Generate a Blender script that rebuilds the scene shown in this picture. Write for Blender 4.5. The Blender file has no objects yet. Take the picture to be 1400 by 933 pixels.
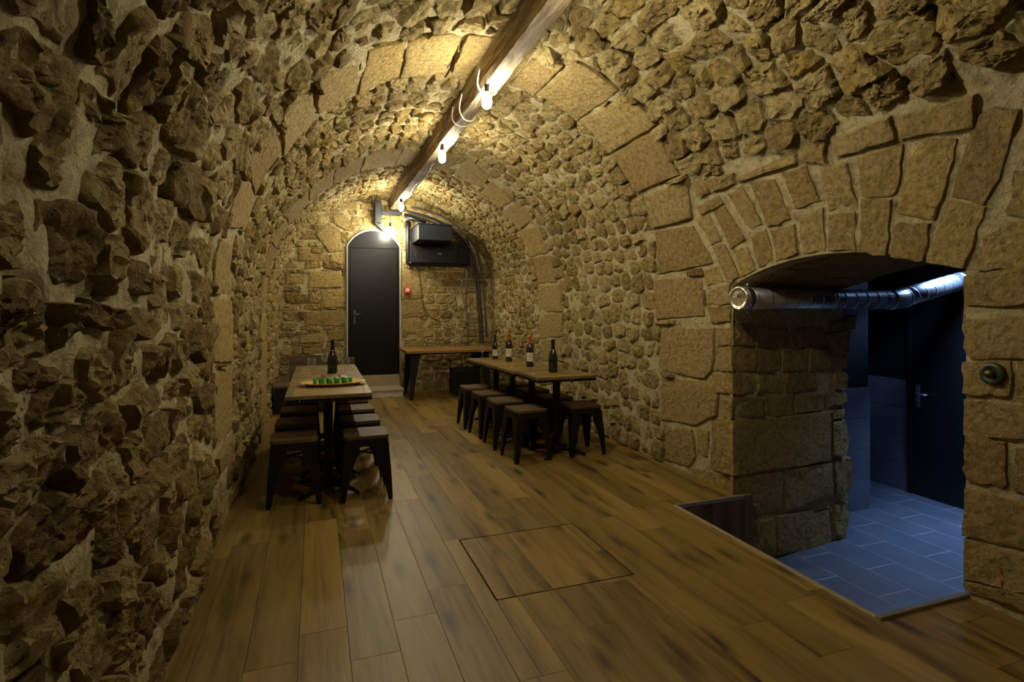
import bpy, bmesh, math, random
from math import sin, cos, pi, sqrt, atan2
from mathutils import Vector, noise, Matrix

# ------------------------------------------------------------------ camera, world, light, exposure
SC = bpy.context.scene
COL = SC.collection
TH = math.radians(19.7); ST, CT = sin(TH), cos(TH)
F, HC, U0, V0 = 750.0, 1.37, 700.0, 420.0          # focal length in px of 1400x933, eye height, horizon row
cam = bpy.data.cameras.new('camera'); cam.sensor_width = 36.0; cam.lens = F/1400*36
cam.shift_y = -(466.5-V0)/1400; cam.clip_start = 0.05
camo = bpy.data.objects.new('camera', cam); COL.objects.link(camo)
camo.location = (0, 0, HC); camo.rotation_euler = (pi/2, 0, -TH); SC.camera = camo
W = bpy.data.worlds.new('world'); SC.world = W; W.use_nodes = True
W.node_tree.nodes['Background'].inputs[0].default_value = (0.9, 0.8, 0.6, 1)
W.node_tree.nodes['Background'].inputs[1].default_value = 0.0
SC.view_settings.view_transform = 'Standard'; SC.view_settings.look = 'None'
SC.view_settings.exposure = -0.14; SC.view_settings.gamma = 1.0; SC.view_settings.use_curve_mapping = False
SC.cycles.sample_clamp_indirect = 6.0
SC.cycles.max_bounces = 8
BULB = 720.0                                          # filament bulb radiance
BULB_COL = (1.0, 0.92, 0.71)
def area_light(name, loc, rot, sx, sy, power, col, spread=pi):
    l = bpy.data.lights.new(name, 'AREA'); l.shape = 'RECTANGLE'; l.size = sx; l.size_y = sy
    l.energy = power; l.color = col; l.spread = spread
    o = bpy.data.objects.new(name, l); COL.objects.link(o); o.location = loc; o.rotation_euler = rot
    return o
area_light('annex_ceiling_light', (5.3, 3.16, 1.905), (0, 0, 0), 0.4, 0.25, 38, (0.34, 0.54, 1.0), 1.9)

# ------------------------------------------------------------------ place constants
XL, XR, ZC = -0.56, 2.90, 1.45
CX, R = (XL+XR)/2, (XR-XL)/2
YB, YF = 9.0, -2.6
ZT = -0.55                                            # tiled floor of the side room
OY0, OY1 = 1.72, 3.26                                 # opening in the side wall
def arch_z(y): return 1.69-0.25*(y-2.45)**2
S_ARC, S_END = ZC, ZC+pi*R
S_TOT = S_END+ZC
def s_of_zr(z): return S_END+(ZC-z)

class Vault:
    def to3(s, a, b, h=0.0):
        if b <= S_ARC: return Vector((XL+h, a, b))
        if b >= S_END: return Vector((XR-h, a, ZC-(b-S_END)))
        t = pi-(b-S_ARC)/R
        return Vector((CX+(R-h)*cos(t), a, ZC+(R-h)*sin(t)))
    def pix(s, u, v):
        d = ray(u, v); dx, dy, dz = d
        t = None
        A = dx*dx+dz*dz; oz = HC-ZC
        B = 2*(dx*(-CX)+dz*oz); C = CX*CX+oz*oz-R*R
        D = B*B-4*A*C
        if D > 0:
            t = (-B+sqrt(D))/(2*A)
            x, z = t*dx, HC+t*dz
            if z >= ZC: return (t*dy, S_ARC+(pi-atan2(z-ZC, x-CX))*R)
        t = (XR if dx > 0 else XL)/dx
        z = HC+t*dz
        return (t*dy, z if dx < 0 else s_of_zr(z))
def ray(u, v):
    l = (u-U0)/F; k = (V0-v)/F
    return Vector((ST+l*CT, CT-l*ST, k))
class Plane:
    def __init__(s, O, ua, ub):
        s.O = Vector(O); s.a = Vector(ua).normalized(); s.b = Vector(ub).normalized(); s.n = s.a.cross(s.b)
    def to3(s, a, b, h=0.0): return s.O+s.a*a+s.b*b+s.n*h
    def pix(s, u, v):
        d = ray(u, v); o = Vector((0, 0, HC))
        t = (s.O-o).dot(s.n)/d.dot(s.n); p = o+d*t-s.O
        return (p.dot(s.a), p.dot(s.b))
def project(p):
    d = p.x*ST+p.y*CT; l = p.x*CT-p.y*ST
    if d < 0.1: return None
    return (U0+F*l/d, V0-F*(p.z-HC)/d)
VA = Vault()

# ------------------------------------------------------------------ materials
def mat(name):
    m = bpy.data.materials.new(name); m.use_nodes = True
    nt = m.node_tree; return m, nt, nt.nodes['Principled BSDF'], nt.nodes, nt.links
def N(nt, t, **kw):
    n = nt.nodes.new(t)
    for k, v in kw.items():
        if k.startswith('i_'):
            n.inputs[k[2:].replace('_', ' ')].default_value = v
        else: setattr(n, k, v)
    return n
def ramp(nt, stops):
    r = N(nt, 'ShaderNodeValToRGB'); e = r.color_ramp.elements
    while len(e) < len(stops): e.new(0.5)
    for q, (p, c) in zip(e, stops): q.position = p; q.color = (*c, 1)
    return r
def mixc(nt, a, b, fac, mode='MIX'):
    m = N(nt, 'ShaderNodeMix', data_type='RGBA', blend_type=mode)
    for s, x in ((m.inputs[0], fac), (m.inputs[6], a), (m.inputs[7], b)):
        if hasattr(x, 'is_output'): nt.links.new(x, s)
        elif isinstance(x, tuple): s.default_value = (*x, 1)
        else: s.default_value = x
    return m.outputs[2]
def math_n(nt, op, a, b=None):
    m = N(nt, 'ShaderNodeMath', operation=op)
    for s, x in zip(m.inputs, (a, b)):
        if x is None: continue
        if hasattr(x, 'is_output'): nt.links.new(x, s)
        else: s.default_value = x
    return m.outputs[0]
def plain(name, col, rough=0.5, metal=0.0, spec=0.5, var=0.0, scale=20, bump=0.0):
    m, nt, b, n, l = mat(name)
    b.inputs['Base Color'].default_value = (*col, 1); b.inputs['Roughness'].default_value = rough
    b.inputs['Metallic'].default_value = metal; b.inputs['Specular IOR Level'].default_value = spec
    tc = N(nt, 'ShaderNodeNewGeometry')
    t = N(nt, 'ShaderNodeTexNoise'); t.inputs['Scale'].default_value = scale; t.inputs['Detail'].default_value = 5
    l.new(tc.outputs['Position'], t.inputs['Vector'])
    if var:
        c = mixc(nt, tuple(x*(1-var) for x in col), tuple(min(1, x*(1+var)) for x in col), t.outputs['Fac'])
        l.new(c, b.inputs['Base Color'])
    if bump:
        bm = N(nt, 'ShaderNodeBump'); bm.inputs['Strength'].default_value = 0.6; bm.inputs['Distance'].default_value = bump
        l.new(t.outputs['Fac'], bm.inputs['Height']); l.new(bm.outputs[0], b.inputs['Normal'])
    return m
def stone_mat(name, stops, bumpd, scale=26.0, mort=False, crumb=0.0):
    m, nt, b, n, l = mat(name)
    g = N(nt, 'ShaderNodeNewGeometry'); pos = g.outputs['Position']
    def nz(sc, det=5, ro=0.6, dist=0.0):
        t = N(nt, 'ShaderNodeTexNoise'); t.inputs['Scale'].default_value = sc; t.inputs['Detail'].default_value = det
        t.inputs['Roughness'].default_value = ro; t.inputs['Distortion'].default_value = dist
        l.new(pos, t.inputs['Vector']); return t.outputs['Fac']
    at = N(nt, 'ShaderNodeAttribute', attribute_name='tint')
    r = ramp(nt, stops)
    big = nz(2.1, 3)
    fac = math_n(nt, 'ADD', at.outputs['Fac'], math_n(nt, 'MULTIPLY', math_n(nt, 'SUBTRACT', big, 0.5), 0.7))
    l.new(fac, r.inputs['Fac'])
    mot = ramp(nt, [(0.3, (0.55, 0.51, 0.45)), (0.48, (1.05, 1.03, 1.0)), (0.7, (1.38, 1.35, 1.28))])
    l.new(nz(scale*0.45, 7, 0.68), mot.inputs['Fac'])
    c = mixc(nt, r.outputs['Color'], mot.outputs['Color'], 1.0, 'MULTIPLY')
    # darker specks in the pores
    v = N(nt, 'ShaderNodeTexVoronoi'); v.inputs['Scale'].default_value = scale*1.9; l.new(pos, v.inputs['Vector'])
    pit = ramp(nt, [(0.08, (0, 0, 0)), (0.32, (1, 1, 1))]); l.new(v.outputs['Distance'], pit.inputs['Fac'])
    pitm = mixc(nt, (1, 1, 1), pit.outputs['Color'], math_n(nt, 'GREATER_THAN', nz(scale*0.6, 2), 0.53))
    c2 = mixc(nt, c, mixc(nt, (0.55, 0.5, 0.42), (1, 1, 1), pitm), 1.0, 'MULTIPLY')
    l.new(c2, b.inputs['Base Color'])
    b.inputs['Roughness'].default_value = 0.92; b.inputs['Specular IOR Level'].default_value = 0.15
    h1 = math_n(nt, 'MULTIPLY', nz(scale, 9, 0.72), 1.0)
    h2 = math_n(nt, 'MULTIPLY', nz(scale*0.3, 4, 0.6, 0.4), 1.4)
    ch = N(nt, 'ShaderNodeTexVoronoi'); ch.inputs['Scale'].default_value = scale*0.55; l.new(pos, ch.inputs['Vector'])
    if not mort: h1 = math_n(nt, 'ADD', h1, math_n(nt, 'MULTIPLY', ch.outputs['Distance'], crumb))
    h = math_n(nt, 'ADD', math_n(nt, 'ADD', h1, h2), math_n(nt, 'MULTIPLY', pitm, 0.0 if mort else 0.35))
    bm = N(nt, 'ShaderNodeBump'); bm.inputs['Strength'].default_value = 1.0; bm.inputs['Distance'].default_value = bumpd
    l.new(h, bm.inputs['Height']); l.new(bm.outputs[0], b.inputs['Normal'])
    return m
RUB = [(0.0, (0.19, 0.128, 0.045)), (0.25, (0.30, 0.215, 0.078)), (0.5, (0.37, 0.28, 0.112)), (0.75, (0.42, 0.33, 0.145)), (1.0, (0.34, 0.235, 0.062))]
DRS = [(0.0, (0.29, 0.205, 0.080)), (0.4, (0.34, 0.25, 0.10)), (0.7, (0.37, 0.28, 0.12)), (1.0, (0.39, 0.285, 0.095))]
MOR = [(0.0, (0.42, 0.35, 0.185)), (0.5, (0.50, 0.43, 0.24)), (1.0, (0.55, 0.485, 0.285))]
M = {}
M['rubble'] = stone_mat('rubble_stone', RUB, 0.036, 46, crumb=-0.9)
M['dressed'] = stone_mat('dressed_stone', DRS, 0.020, 58, crumb=-0.5)
M['mortar'] = stone_mat('lime_mortar', MOR, 0.03, 34, True)
def wood_mat(name, c1, c2, c3, rough=0.45, along=1, scale=1.0, knots=True, bump=0.002):
    m, nt, b, n, l = mat(name)
    tc = N(nt, 'ShaderNodeTexCoord'); oi = N(nt, 'ShaderNodeObjectInfo')
    mp = N(nt, 'ShaderNodeMapping'); l.new(tc.outputs['Object'], mp.inputs['Vector'])
    sc = [9.0*scale]*3; sc[along] = 0.8*scale; mp.inputs['Scale'].default_value = sc
    off = N(nt, 'ShaderNodeVectorMath', operation='SCALE'); off.inputs[0].default_value = (31.0, 17.0, 23.0)
    l.new(oi.outputs['Random'], off.inputs['Scale']); 
    ad = N(nt, 'ShaderNodeVectorMath', operation='ADD'); l.new(mp.outputs[0], ad.inputs[0]); l.new(off.outputs[0], ad.inputs[1])
    def nz(s, d, ro, di=0.0):
        t = N(nt, 'ShaderNodeTexNoise'); t.inputs['Scale'].default_value = s; t.inputs['Detail'].default_value = d
        t.inputs['Roughness'].default_value = ro; t.inputs['Distortion'].default_value = di
        l.new(ad.outputs[0], t.inputs['Vector']); return t.outputs['Fac']
    a = nz(0.9, 4, 0.6, 0.8); f = nz(5.0, 6, 0.7, 0.3)
    fac = math_n(nt, 'ADD', math_n(nt, 'MULTIPLY', a, 0.7), math_n(nt, 'MULTIPLY', f, 0.3))
    r = ramp(nt, [(0.33, c1), (0.47, c2), (0.62, c3)]); l.new(fac, r.inputs['Fac'])
    col = r.outputs['Color']
    tone = N(nt, 'ShaderNodeMapRange'); tone.inputs['To Min'].default_value = 0.72; tone.inputs['To Max'].default_value = 1.15
    l.new(oi.outputs['Random'], tone.inputs['Value'])
    cmb = N(nt, 'ShaderNodeCombineColor')
    for i in range(3): l.new(tone.outputs[0], cmb.inputs[i])
    col = mixc(nt, col, cmb.outputs[0], 1.0, 'MULTIPLY')
    if knots:
        mp2 = N(nt, 'ShaderNodeMapping'); l.new(tc.outputs['Object'], mp2.inputs['Vector'])
        s2 = [7.0]*3; s2[along] = 2.0; mp2.inputs['Scale'].default_value = s2
        ad2 = N(nt, 'ShaderNodeVectorMath', operation='ADD'); l.new(mp2.outputs[0], ad2.inputs[0]); l.new(off.outputs[0], ad2.inputs[1])
        v = N(nt, 'ShaderNodeTexVoronoi', voronoi_dimensions='2D'); v.inputs['Scale'].default_value = 0.55; l.new(ad2.outputs[0], v.inputs['Vector'])
        k = ramp(nt, [(0.02, (1, 1, 1)), (0.17, (0, 0, 0))]); l.new(v.outputs['Distance'], k.inputs['Fac'])
        kf = math_n(nt, 'MULTIPLY', k.outputs['Color'], math_n(nt, 'MULTIPLY', nz(3.0, 3, 0.6), 1.5))
        col = mixc(nt, col, tuple(x*0.28 for x in c1), kf)
    l.new(col, b.inputs['Base Color']); b.inputs['Roughness'].default_value = rough; b.inputs['Specular IOR Level'].default_value = 0.35
    bm = N(nt, 'ShaderNodeBump'); bm.inputs['Strength'].default_value = 0.5; bm.inputs['Distance'].default_value = bump
    l.new(f, bm.inputs['Height']); l.new(bm.outputs[0], b.inputs['Normal'])
    return m
M['floor'] = wood_mat('oak_floor', (0.075, 0.042, 0.009), (0.215, 0.138, 0.033), (0.285, 0.192, 0.050), 0.44)
M['riser'] = wood_mat('dark_riser', (0.05, 0.03, 0.012), (0.14, 0.09, 0.036), (0.22, 0.15, 0.065), 0.5, along=2)
M['table_top'] = wood_mat('table_wood', (0.12, 0.072, 0.014), (0.22, 0.14, 0.028), (0.28, 0.18, 0.04), 0.45, along=0, knots=False)
M['table_border'] = wood_mat('table_border_wood', (0.09, 0.058, 0.018), (0.16, 0.105, 0.035), (0.21, 0.14, 0.05), 0.45, along=1, knots=False)
M['seat'] = wood_mat('seat_wood', (0.035, 0.021, 0.006), (0.085, 0.053, 0.016), (0.125, 0.08, 0.026), 0.6, along=0, knots=False, scale=1.6, bump=0.004)
M['console'] = wood_mat('console_wood', (0.19, 0.09, 0.025), (0.33, 0.17, 0.045), (0.4, 0.22, 0.06), 0.45, along=0, knots=False)
M['bench'] = wood_mat('bench_wood', (0.06, 0.038, 0.018), (0.11, 0.07, 0.035), (0.15, 0.095, 0.05), 0.55, along=0, knots=False)
M['beam'] = wood_mat('old_beam', (0.07, 0.032, 0.012), (0.25, 0.155, 0.07), (0.55, 0.48, 0.30), 0.85, along=1, scale=2.0, knots=False, bump=0.012)
M['black'] = plain('black_metal', (0.006, 0.005, 0.0045), 0.45, 0.0, 0.25, 0.3, 30)
M['blackbox'] = plain('black_laminate', (0.007, 0.0065, 0.006), 0.55, 0, 0.3, 0.25, 12)
M['steel_dark'] = plain('dark_steel', (0.010, 0.013, 0.018), 0.4, 0.2, 0.5, 0.5, 25)
M['door'] = plain('black_door_paint', (0.005, 0.0048, 0.0042), 0.33, 0, 0.25, 0.2, 5)
M['door_annex'] = plain('annex_door_paint', (0.008, 0.008, 0.010), 0.38, 0, 0.4, 0.2, 5)
M['white_seal'] = plain('white_plaster_seal', (0.55, 0.52, 0.44), 0.8, 0, 0.2, 0.2, 30, 0.004)
M['concrete'] = plain('pale_concrete', (0.33, 0.27, 0.17), 0.85, 0, 0.2, 0.25, 9, 0.003)
M['tile'] = plain('slate_tile', (0.12, 0.138, 0.175), 0.32, 0, 0.5, 0.35, 5)
M['floor_tile'] = plain('slate_floor_tile', (0.085, 0.10, 0.125), 0.4, 0, 0.5, 0.35, 4)
M['grout'] = plain('tile_grout', (0.34, 0.35, 0.37), 0.85, 0, 0.2, 0.1, 30)
M['annex'] = plain('annex_dark_paint', (0.008, 0.008, 0.010), 0.5, 0, 0.4, 0.15, 8)
M['trim'] = plain('brass_trim', (0.60, 0.53, 0.36), 0.35, 0.6, 0.5, 0.1, 40)
M['trim_grey'] = plain('grey_trim', (0.35, 0.33, 0.29), 0.4, 0.6, 0.5, 0.2, 60)
M['galv'] = plain('galvanised_steel', (0.52, 0.53, 0.55), 0.36, 0.95, 0.5, 0.15, 18)
M['cap'] = plain('duct_cap_steel', (0.72, 0.66, 0.55), 0.25, 0.95, 0.5, 0.1, 30)
M['handle'] = plain('dark_handle', (0.09, 0.09, 0.10), 0.35, 0.9)
M['chrome'] = plain('blue_chrome', (0.45, 0.5, 0.6), 0.25, 0.9)
M['bronze'] = plain('green_bronze', (0.07, 0.085, 0.055), 0.5, 0.7, 0.5, 0.5, 60)
M['brass_knob'] = plain('dark_bronze', (0.10, 0.075, 0.03), 0.4, 0.8)
M['red'] = plain('alarm_red', (0.55, 0.02, 0.015), 0.4)
M['white'] = plain('white_plastic', (0.75, 0.74, 0.7), 0.4)
M['cable'] = plain('black_cable', (0.02, 0.018, 0.02), 0.5)
M['cable_purple'] = plain('purple_cable', (0.10, 0.07, 0.12), 0.5)
M['cable_white'] = plain('white_cable', (0.55, 0.52, 0.42), 0.5)
M['cable_brown'] = plain('brown_conduit', (0.08, 0.05, 0.035), 0.5)
M['bottle'] = plain('dark_bottle_glass', (0.008, 0.011, 0.007), 0.12, 0, 0.7)
M['bottle_brown'] = plain('brown_bottle_glass', (0.022, 0.013, 0.006), 0.12, 0, 0.7)
M['foil'] = plain('black_foil', (0.012, 0.012, 0.016), 0.35, 0.5)
M['capsule'] = plain('orange_red_capsule', (0.52, 0.15, 0.035), 0.4, 0.1)
M['paper'] = plain('cream_label', (0.62, 0.55, 0.38), 0.7, 0, 0.2, 0.06, 120)
M['gold'] = plain('gold_print', (0.16, 0.13, 0.06), 0.4, 0.8)
M['print'] = plain('label_print', (0.12, 0.1, 0.07), 0.7)
M['tray'] = plain('yellow_tray', (0.62, 0.40, 0.02), 0.35, 0, 0.5, 0.08, 20)
M['garnish'] = plain('red_garnish', (0.62, 0.03, 0.03), 0.45)
M['cup_rim'] = plain('clear_rim', (0.30, 0.5, 0.3), 0.2)
M['red_paint'] = plain('red_chalk', (0.42, 0.05, 0.03), 0.9)
def glass_mat(name, col=(0.9, 0.95, 0.92), dens=0.12):
    m, nt, b, n, l = mat(name); n.remove(b)
    out = n['Material Output']
    t = N(nt, 'ShaderNodeBsdfTransparent'); t.inputs[0].default_value = (*col, 1)
    g = N(nt, 'ShaderNodeBsdfGlossy'); g.inputs['Roughness'].default_value = 0.06
    lw = N(nt, 'ShaderNodeLayerWeight'); lw.inputs['Blend'].default_value = 0.35
    f = math_n(nt, 'ADD', math_n(nt, 'MULTIPLY', lw.outputs['Facing'], 0.85), dens*0.6)
    mx = N(nt, 'ShaderNodeMixShader'); l.new(f, mx.inputs[0]); l.new(t.outputs[0], mx.inputs[1]); l.new(g.outputs[0], mx.inputs[2])
    df = N(nt, 'ShaderNodeBsdfDiffuse'); df.inputs[0].default_value = (0.8, 0.8, 0.75, 1)
    m2 = N(nt, 'ShaderNodeMixShader'); l.new(math_n(nt, 'ADD', math_n(nt, 'MULTIPLY', lw.outputs['Facing'], 0.22), 0.025), m2.inputs[0])
    l.new(mx.outputs[0], m2.inputs[1]); l.new(df.outputs[0], m2.inputs[2])
    l.new(m2.outputs[0], out.inputs['Surface']); return m
M['glass'] = glass_mat('clear_glass')
M['cup_glass'] = glass_mat('green_cup_glass', (0.45, 0.95, 0.55), 0.02)
def jelly():
    m, nt, b, n, l = mat('green_jelly')
    b.inputs['Base Color'].default_value = (0.03, 0.55, 0.13, 1); b.inputs['Roughness'].default_value = 0.15
    b.inputs['Transmission Weight'].default_value = 0.35; b.inputs['IOR'].default_value = 1.3
    return m
M['jelly'] = jelly()
def emis(name, col, s):
    m, nt, b, n, l = mat(name); n.remove(b)
    e = N(nt, 'ShaderNodeEmission'); e.inputs[0].default_value = (*col, 1); e.inputs[1].default_value = s
    l.new(e.outputs[0], n['Material Output'].inputs['Surface']); return m
M['bulb'] = emis('lit_bulb', BULB_COL, BULB)
M['annex_lamp'] = emis('annex_lamp_panel', (0.3, 0.55, 1.0), 4.0)

# ------------------------------------------------------------------ object helpers
def link(name, me, m, parent=None, loc=None):
    o = bpy.data.objects.new(name, me); COL.objects.link(o)
    if m: me.materials.append(m) if not me.materials else None
    if loc is not None: o.location = loc
    if parent: o.parent = parent
    return o
def pyd(name, vs, fs, m, parent=None, loc=None, smooth=False):
    me = bpy.data.meshes.new(name); me.from_pydata([tuple(v) for v in vs], [], fs); me.update()
    if smooth: me.polygons.foreach_set('use_smooth', [True]*len(me.polygons))
    return link(name, me, m, parent, loc)
def bmo(name, bm, m, parent=None, loc=None, smooth=False):
    bmesh.ops.recalc_face_normals(bm, faces=bm.faces)
    me = bpy.data.meshes.new(name); bm.to_mesh(me); bm.free()
    if smooth: me.polygons.foreach_set('use_smooth', [True]*len(me.polygons))
    return link(name, me, m, parent, loc)
def box_bm(bm, x0, x1, y0, y1, z0, z1, bev=0.0):
    r = bmesh.ops.create_cube(bm, size=1.0); v = r['verts']
    for p in v: p.co = Vector((x0+(p.co.x+.5)*(x1-x0), y0+(p.co.y+.5)*(y1-y0), z0+(p.co.z+.5)*(z1-z0)))
    if bev:
        es = {e for p in v for e in p.link_edges}
        bmesh.ops.bevel(bm, geom=list(es), offset=bev, segments=2, affect='EDGES', profile=0.5)
def box(name, x0, x1, y0, y1, z0, z1, m, parent=None, bev=0.0):
    c = Vector(((x0+x1)/2, (y0+y1)/2, (z0+z1)/2)) if parent is None else Vector((0, 0, 0))
    bm = bmesh.new(); box_bm(bm, x0-c.x, x1-c.x, y0-c.y, y1-c.y, z0-c.z, z1-c.z, bev)
    return bmo(name, bm, m, parent, c)
def lathe_vf(prof, n=20, sx=1.0, sy=1.0):
    vs, fs = [], []
    for r, z in prof:
        for i in range(n):
            a = 2*pi*i/n; vs.append((r*cos(a)*sx, r*sin(a)*sy, z))
    for j in range(len(prof)-1):
        for i in range(n):
            k = (i+1) % n; fs.append((j*n+i, j*n+k, (j+1)*n+k, (j+1)*n+i))
    return vs, fs
def lathe(name, prof, m, parent=None, loc=None, n=20, sx=1.0, sy=1.0, caps=True):
    vs, fs = lathe_vf(prof, n, sx, sy)
    if caps:
        if prof[0][0] > 1e-5: fs.append(tuple(range(n-1, -1, -1)))
        if prof[-1][0] > 1e-5: fs.append(tuple(range((len(prof)-1)*n, len(prof)*n)))
    return pyd(name, vs, fs, m, parent, loc, True)
def tube(name, pts, rad, m, parent=None, n=8, smooth=True, rads=None):
    pts = [Vector(p) for p in pts]; vs, fs = [], []
    up = None
    for i, p in enumerate(pts):
        t = (pts[min(i+1, len(pts)-1)]-pts[max(i-1, 0)]).normalized()
        if up is None: up = t.orthogonal().normalized()
        up = (up-t*up.dot(t)).normalized(); w = t.cross(up)
        r = rads[i] if rads else rad
        for k in range(n):
            a = 2*pi*k/n; vs.append(p+up*(r*cos(a))+w*(r*sin(a)))
    for i in range(len(pts)-1):
        for k in range(n):
            q = (k+1) % n; fs.append((i*n+k, i*n+q, (i+1)*n+q, (i+1)*n+k))
    fs.append(tuple(range(n-1, -1, -1))); fs.append(tuple(range((len(pts)-1)*n, len(pts)*n)))
    return pyd(name, vs, fs, m, parent, None, smooth)
def spline(ps, k=6):
    ps = [Vector(p) for p in ps]; out = []
    for i in range(len(ps)-1):
        a, b, c, d = ps[max(i-1, 0)], ps[i], ps[i+1], ps[min(i+2, len(ps)-1)]
        for j in range(k):
            t = j/k
            out.append(0.5*((2*b)+(c-a)*t+(2*a-5*b+4*c-d)*t*t+(3*b-a-3*c+d)*t**3))
    out.append(ps[-1]); return out
def thing(name, label, cat, loc=(0, 0, 0), rz=0.0, group=None):
    o = bpy.data.objects.new(name, None); COL.objects.link(o); o.empty_display_size = 0.1
    o.location = loc; o.rotation_euler = (0, 0, rz); return tag(o, label, cat, group)
def tag(o, label, cat, group=None):
    o['label'] = label; o['category'] = cat
    if group: o['group'] = group
    return o
def struct(o, label=None):
    o['kind'] = 'structure'
    if label: o['label'] = label
    return o
def copy_tree(o, parent=None):
    c = o.copy(); COL.objects.link(c); c.parent = parent
    for ch in list(o.children): copy_tree(ch, c)
    return c

# ------------------------------------------------------------------ stone builder
rnd = random.Random(7)
def poly_area(p):
    return 0.5*sum(p[i][0]*p[(i+1) % len(p)][1]-p[(i+1) % len(p)][0]*p[i][1] for i in range(len(p)))
def centroid(p):
    A = poly_area(p)
    if abs(A) < 1e-9: return (sum(q[0] for q in p)/len(p), sum(q[1] for q in p)/len(p))
    cx = cy = 0
    for i in range(len(p)):
        x0, y0 = p[i]; x1, y1 = p[(i+1) % len(p)]; k = x0*y1-x1*y0
        cx += (x0+x1)*k; cy += (y0+y1)*k
    return (cx/(6*A), cy/(6*A))
def clip(p, nx, ny, c):            # keep nx*x+ny*y <= c
    out = []
    for i in range(len(p)):
        a, b = p[i], p[(i+1) % len(p)]
        da, db = nx*a[0]+ny*a[1]-c, nx*b[0]+ny*b[1]-c
        if da <= 0: out.append(a)
        if da*db < 0:
            t = da/(da-db); out.append((a[0]+t*(b[0]-a[0]), a[1]+t*(b[1]-a[1])))
    return out
def hull(pts):
    pts = sorted(set(pts))
    def half(ps):
        h = []
        for p in ps:
            while len(h) > 1 and (h[-1][0]-h[-2][0])*(p[1]-h[-2][1])-(h[-1][1]-h[-2][1])*(p[0]-h[-2][0]) <= 0: h.pop()
            h.append(p)
        return h
    a, b = half(pts), half(pts[::-1]); return a[:-1]+b[:-1]
def resample(p, n, sm):
    m = len(p); L = [sqrt((p[(i+1) % m][0]-p[i][0])**2+(p[(i+1) % m][1]-p[i][1])**2) for i in range(m)]
    T = sum(L); q = []
    for i in range(m):                      # drop corners that sit almost on top of each other
        if L[i] > 0.03*T: q.append(p[i])
    if len(q) >= 3: p = q; m = len(p); L = [sqrt((p[(i+1) % m][0]-p[i][0])**2+(p[(i+1) % m][1]-p[i][1])**2) for i in range(m)]; T = sum(L)
    k = [max(1, int(n*x/T)) for x in L]
    while sum(k) < n: i = max(range(m), key=lambda t: L[t]/k[t]); k[i] += 1
    while sum(k) > n:
        c = [t for t in range(m) if k[t] > 1]
        if not c: break
        i = min(c, key=lambda t: L[t]/k[t]); k[i] -= 1
    out = []
    for i in range(m):
        a, b = p[i], p[(i+1) % m]
        for t in range(k[i]): f = t/k[i]; out.append((a[0]+f*(b[0]-a[0]), a[1]+f*(b[1]-a[1])))
    N_ = len(out)
    for _ in range(sm):
        out = [(0.14*out[t-1][0]+0.72*out[t][0]+0.14*out[(t+1) % N_][0], 0.14*out[t-1][1]+0.72*out[t][1]+0.14*out[(t+1) % N_][1]) for t in range(N_)]
    return out
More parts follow.
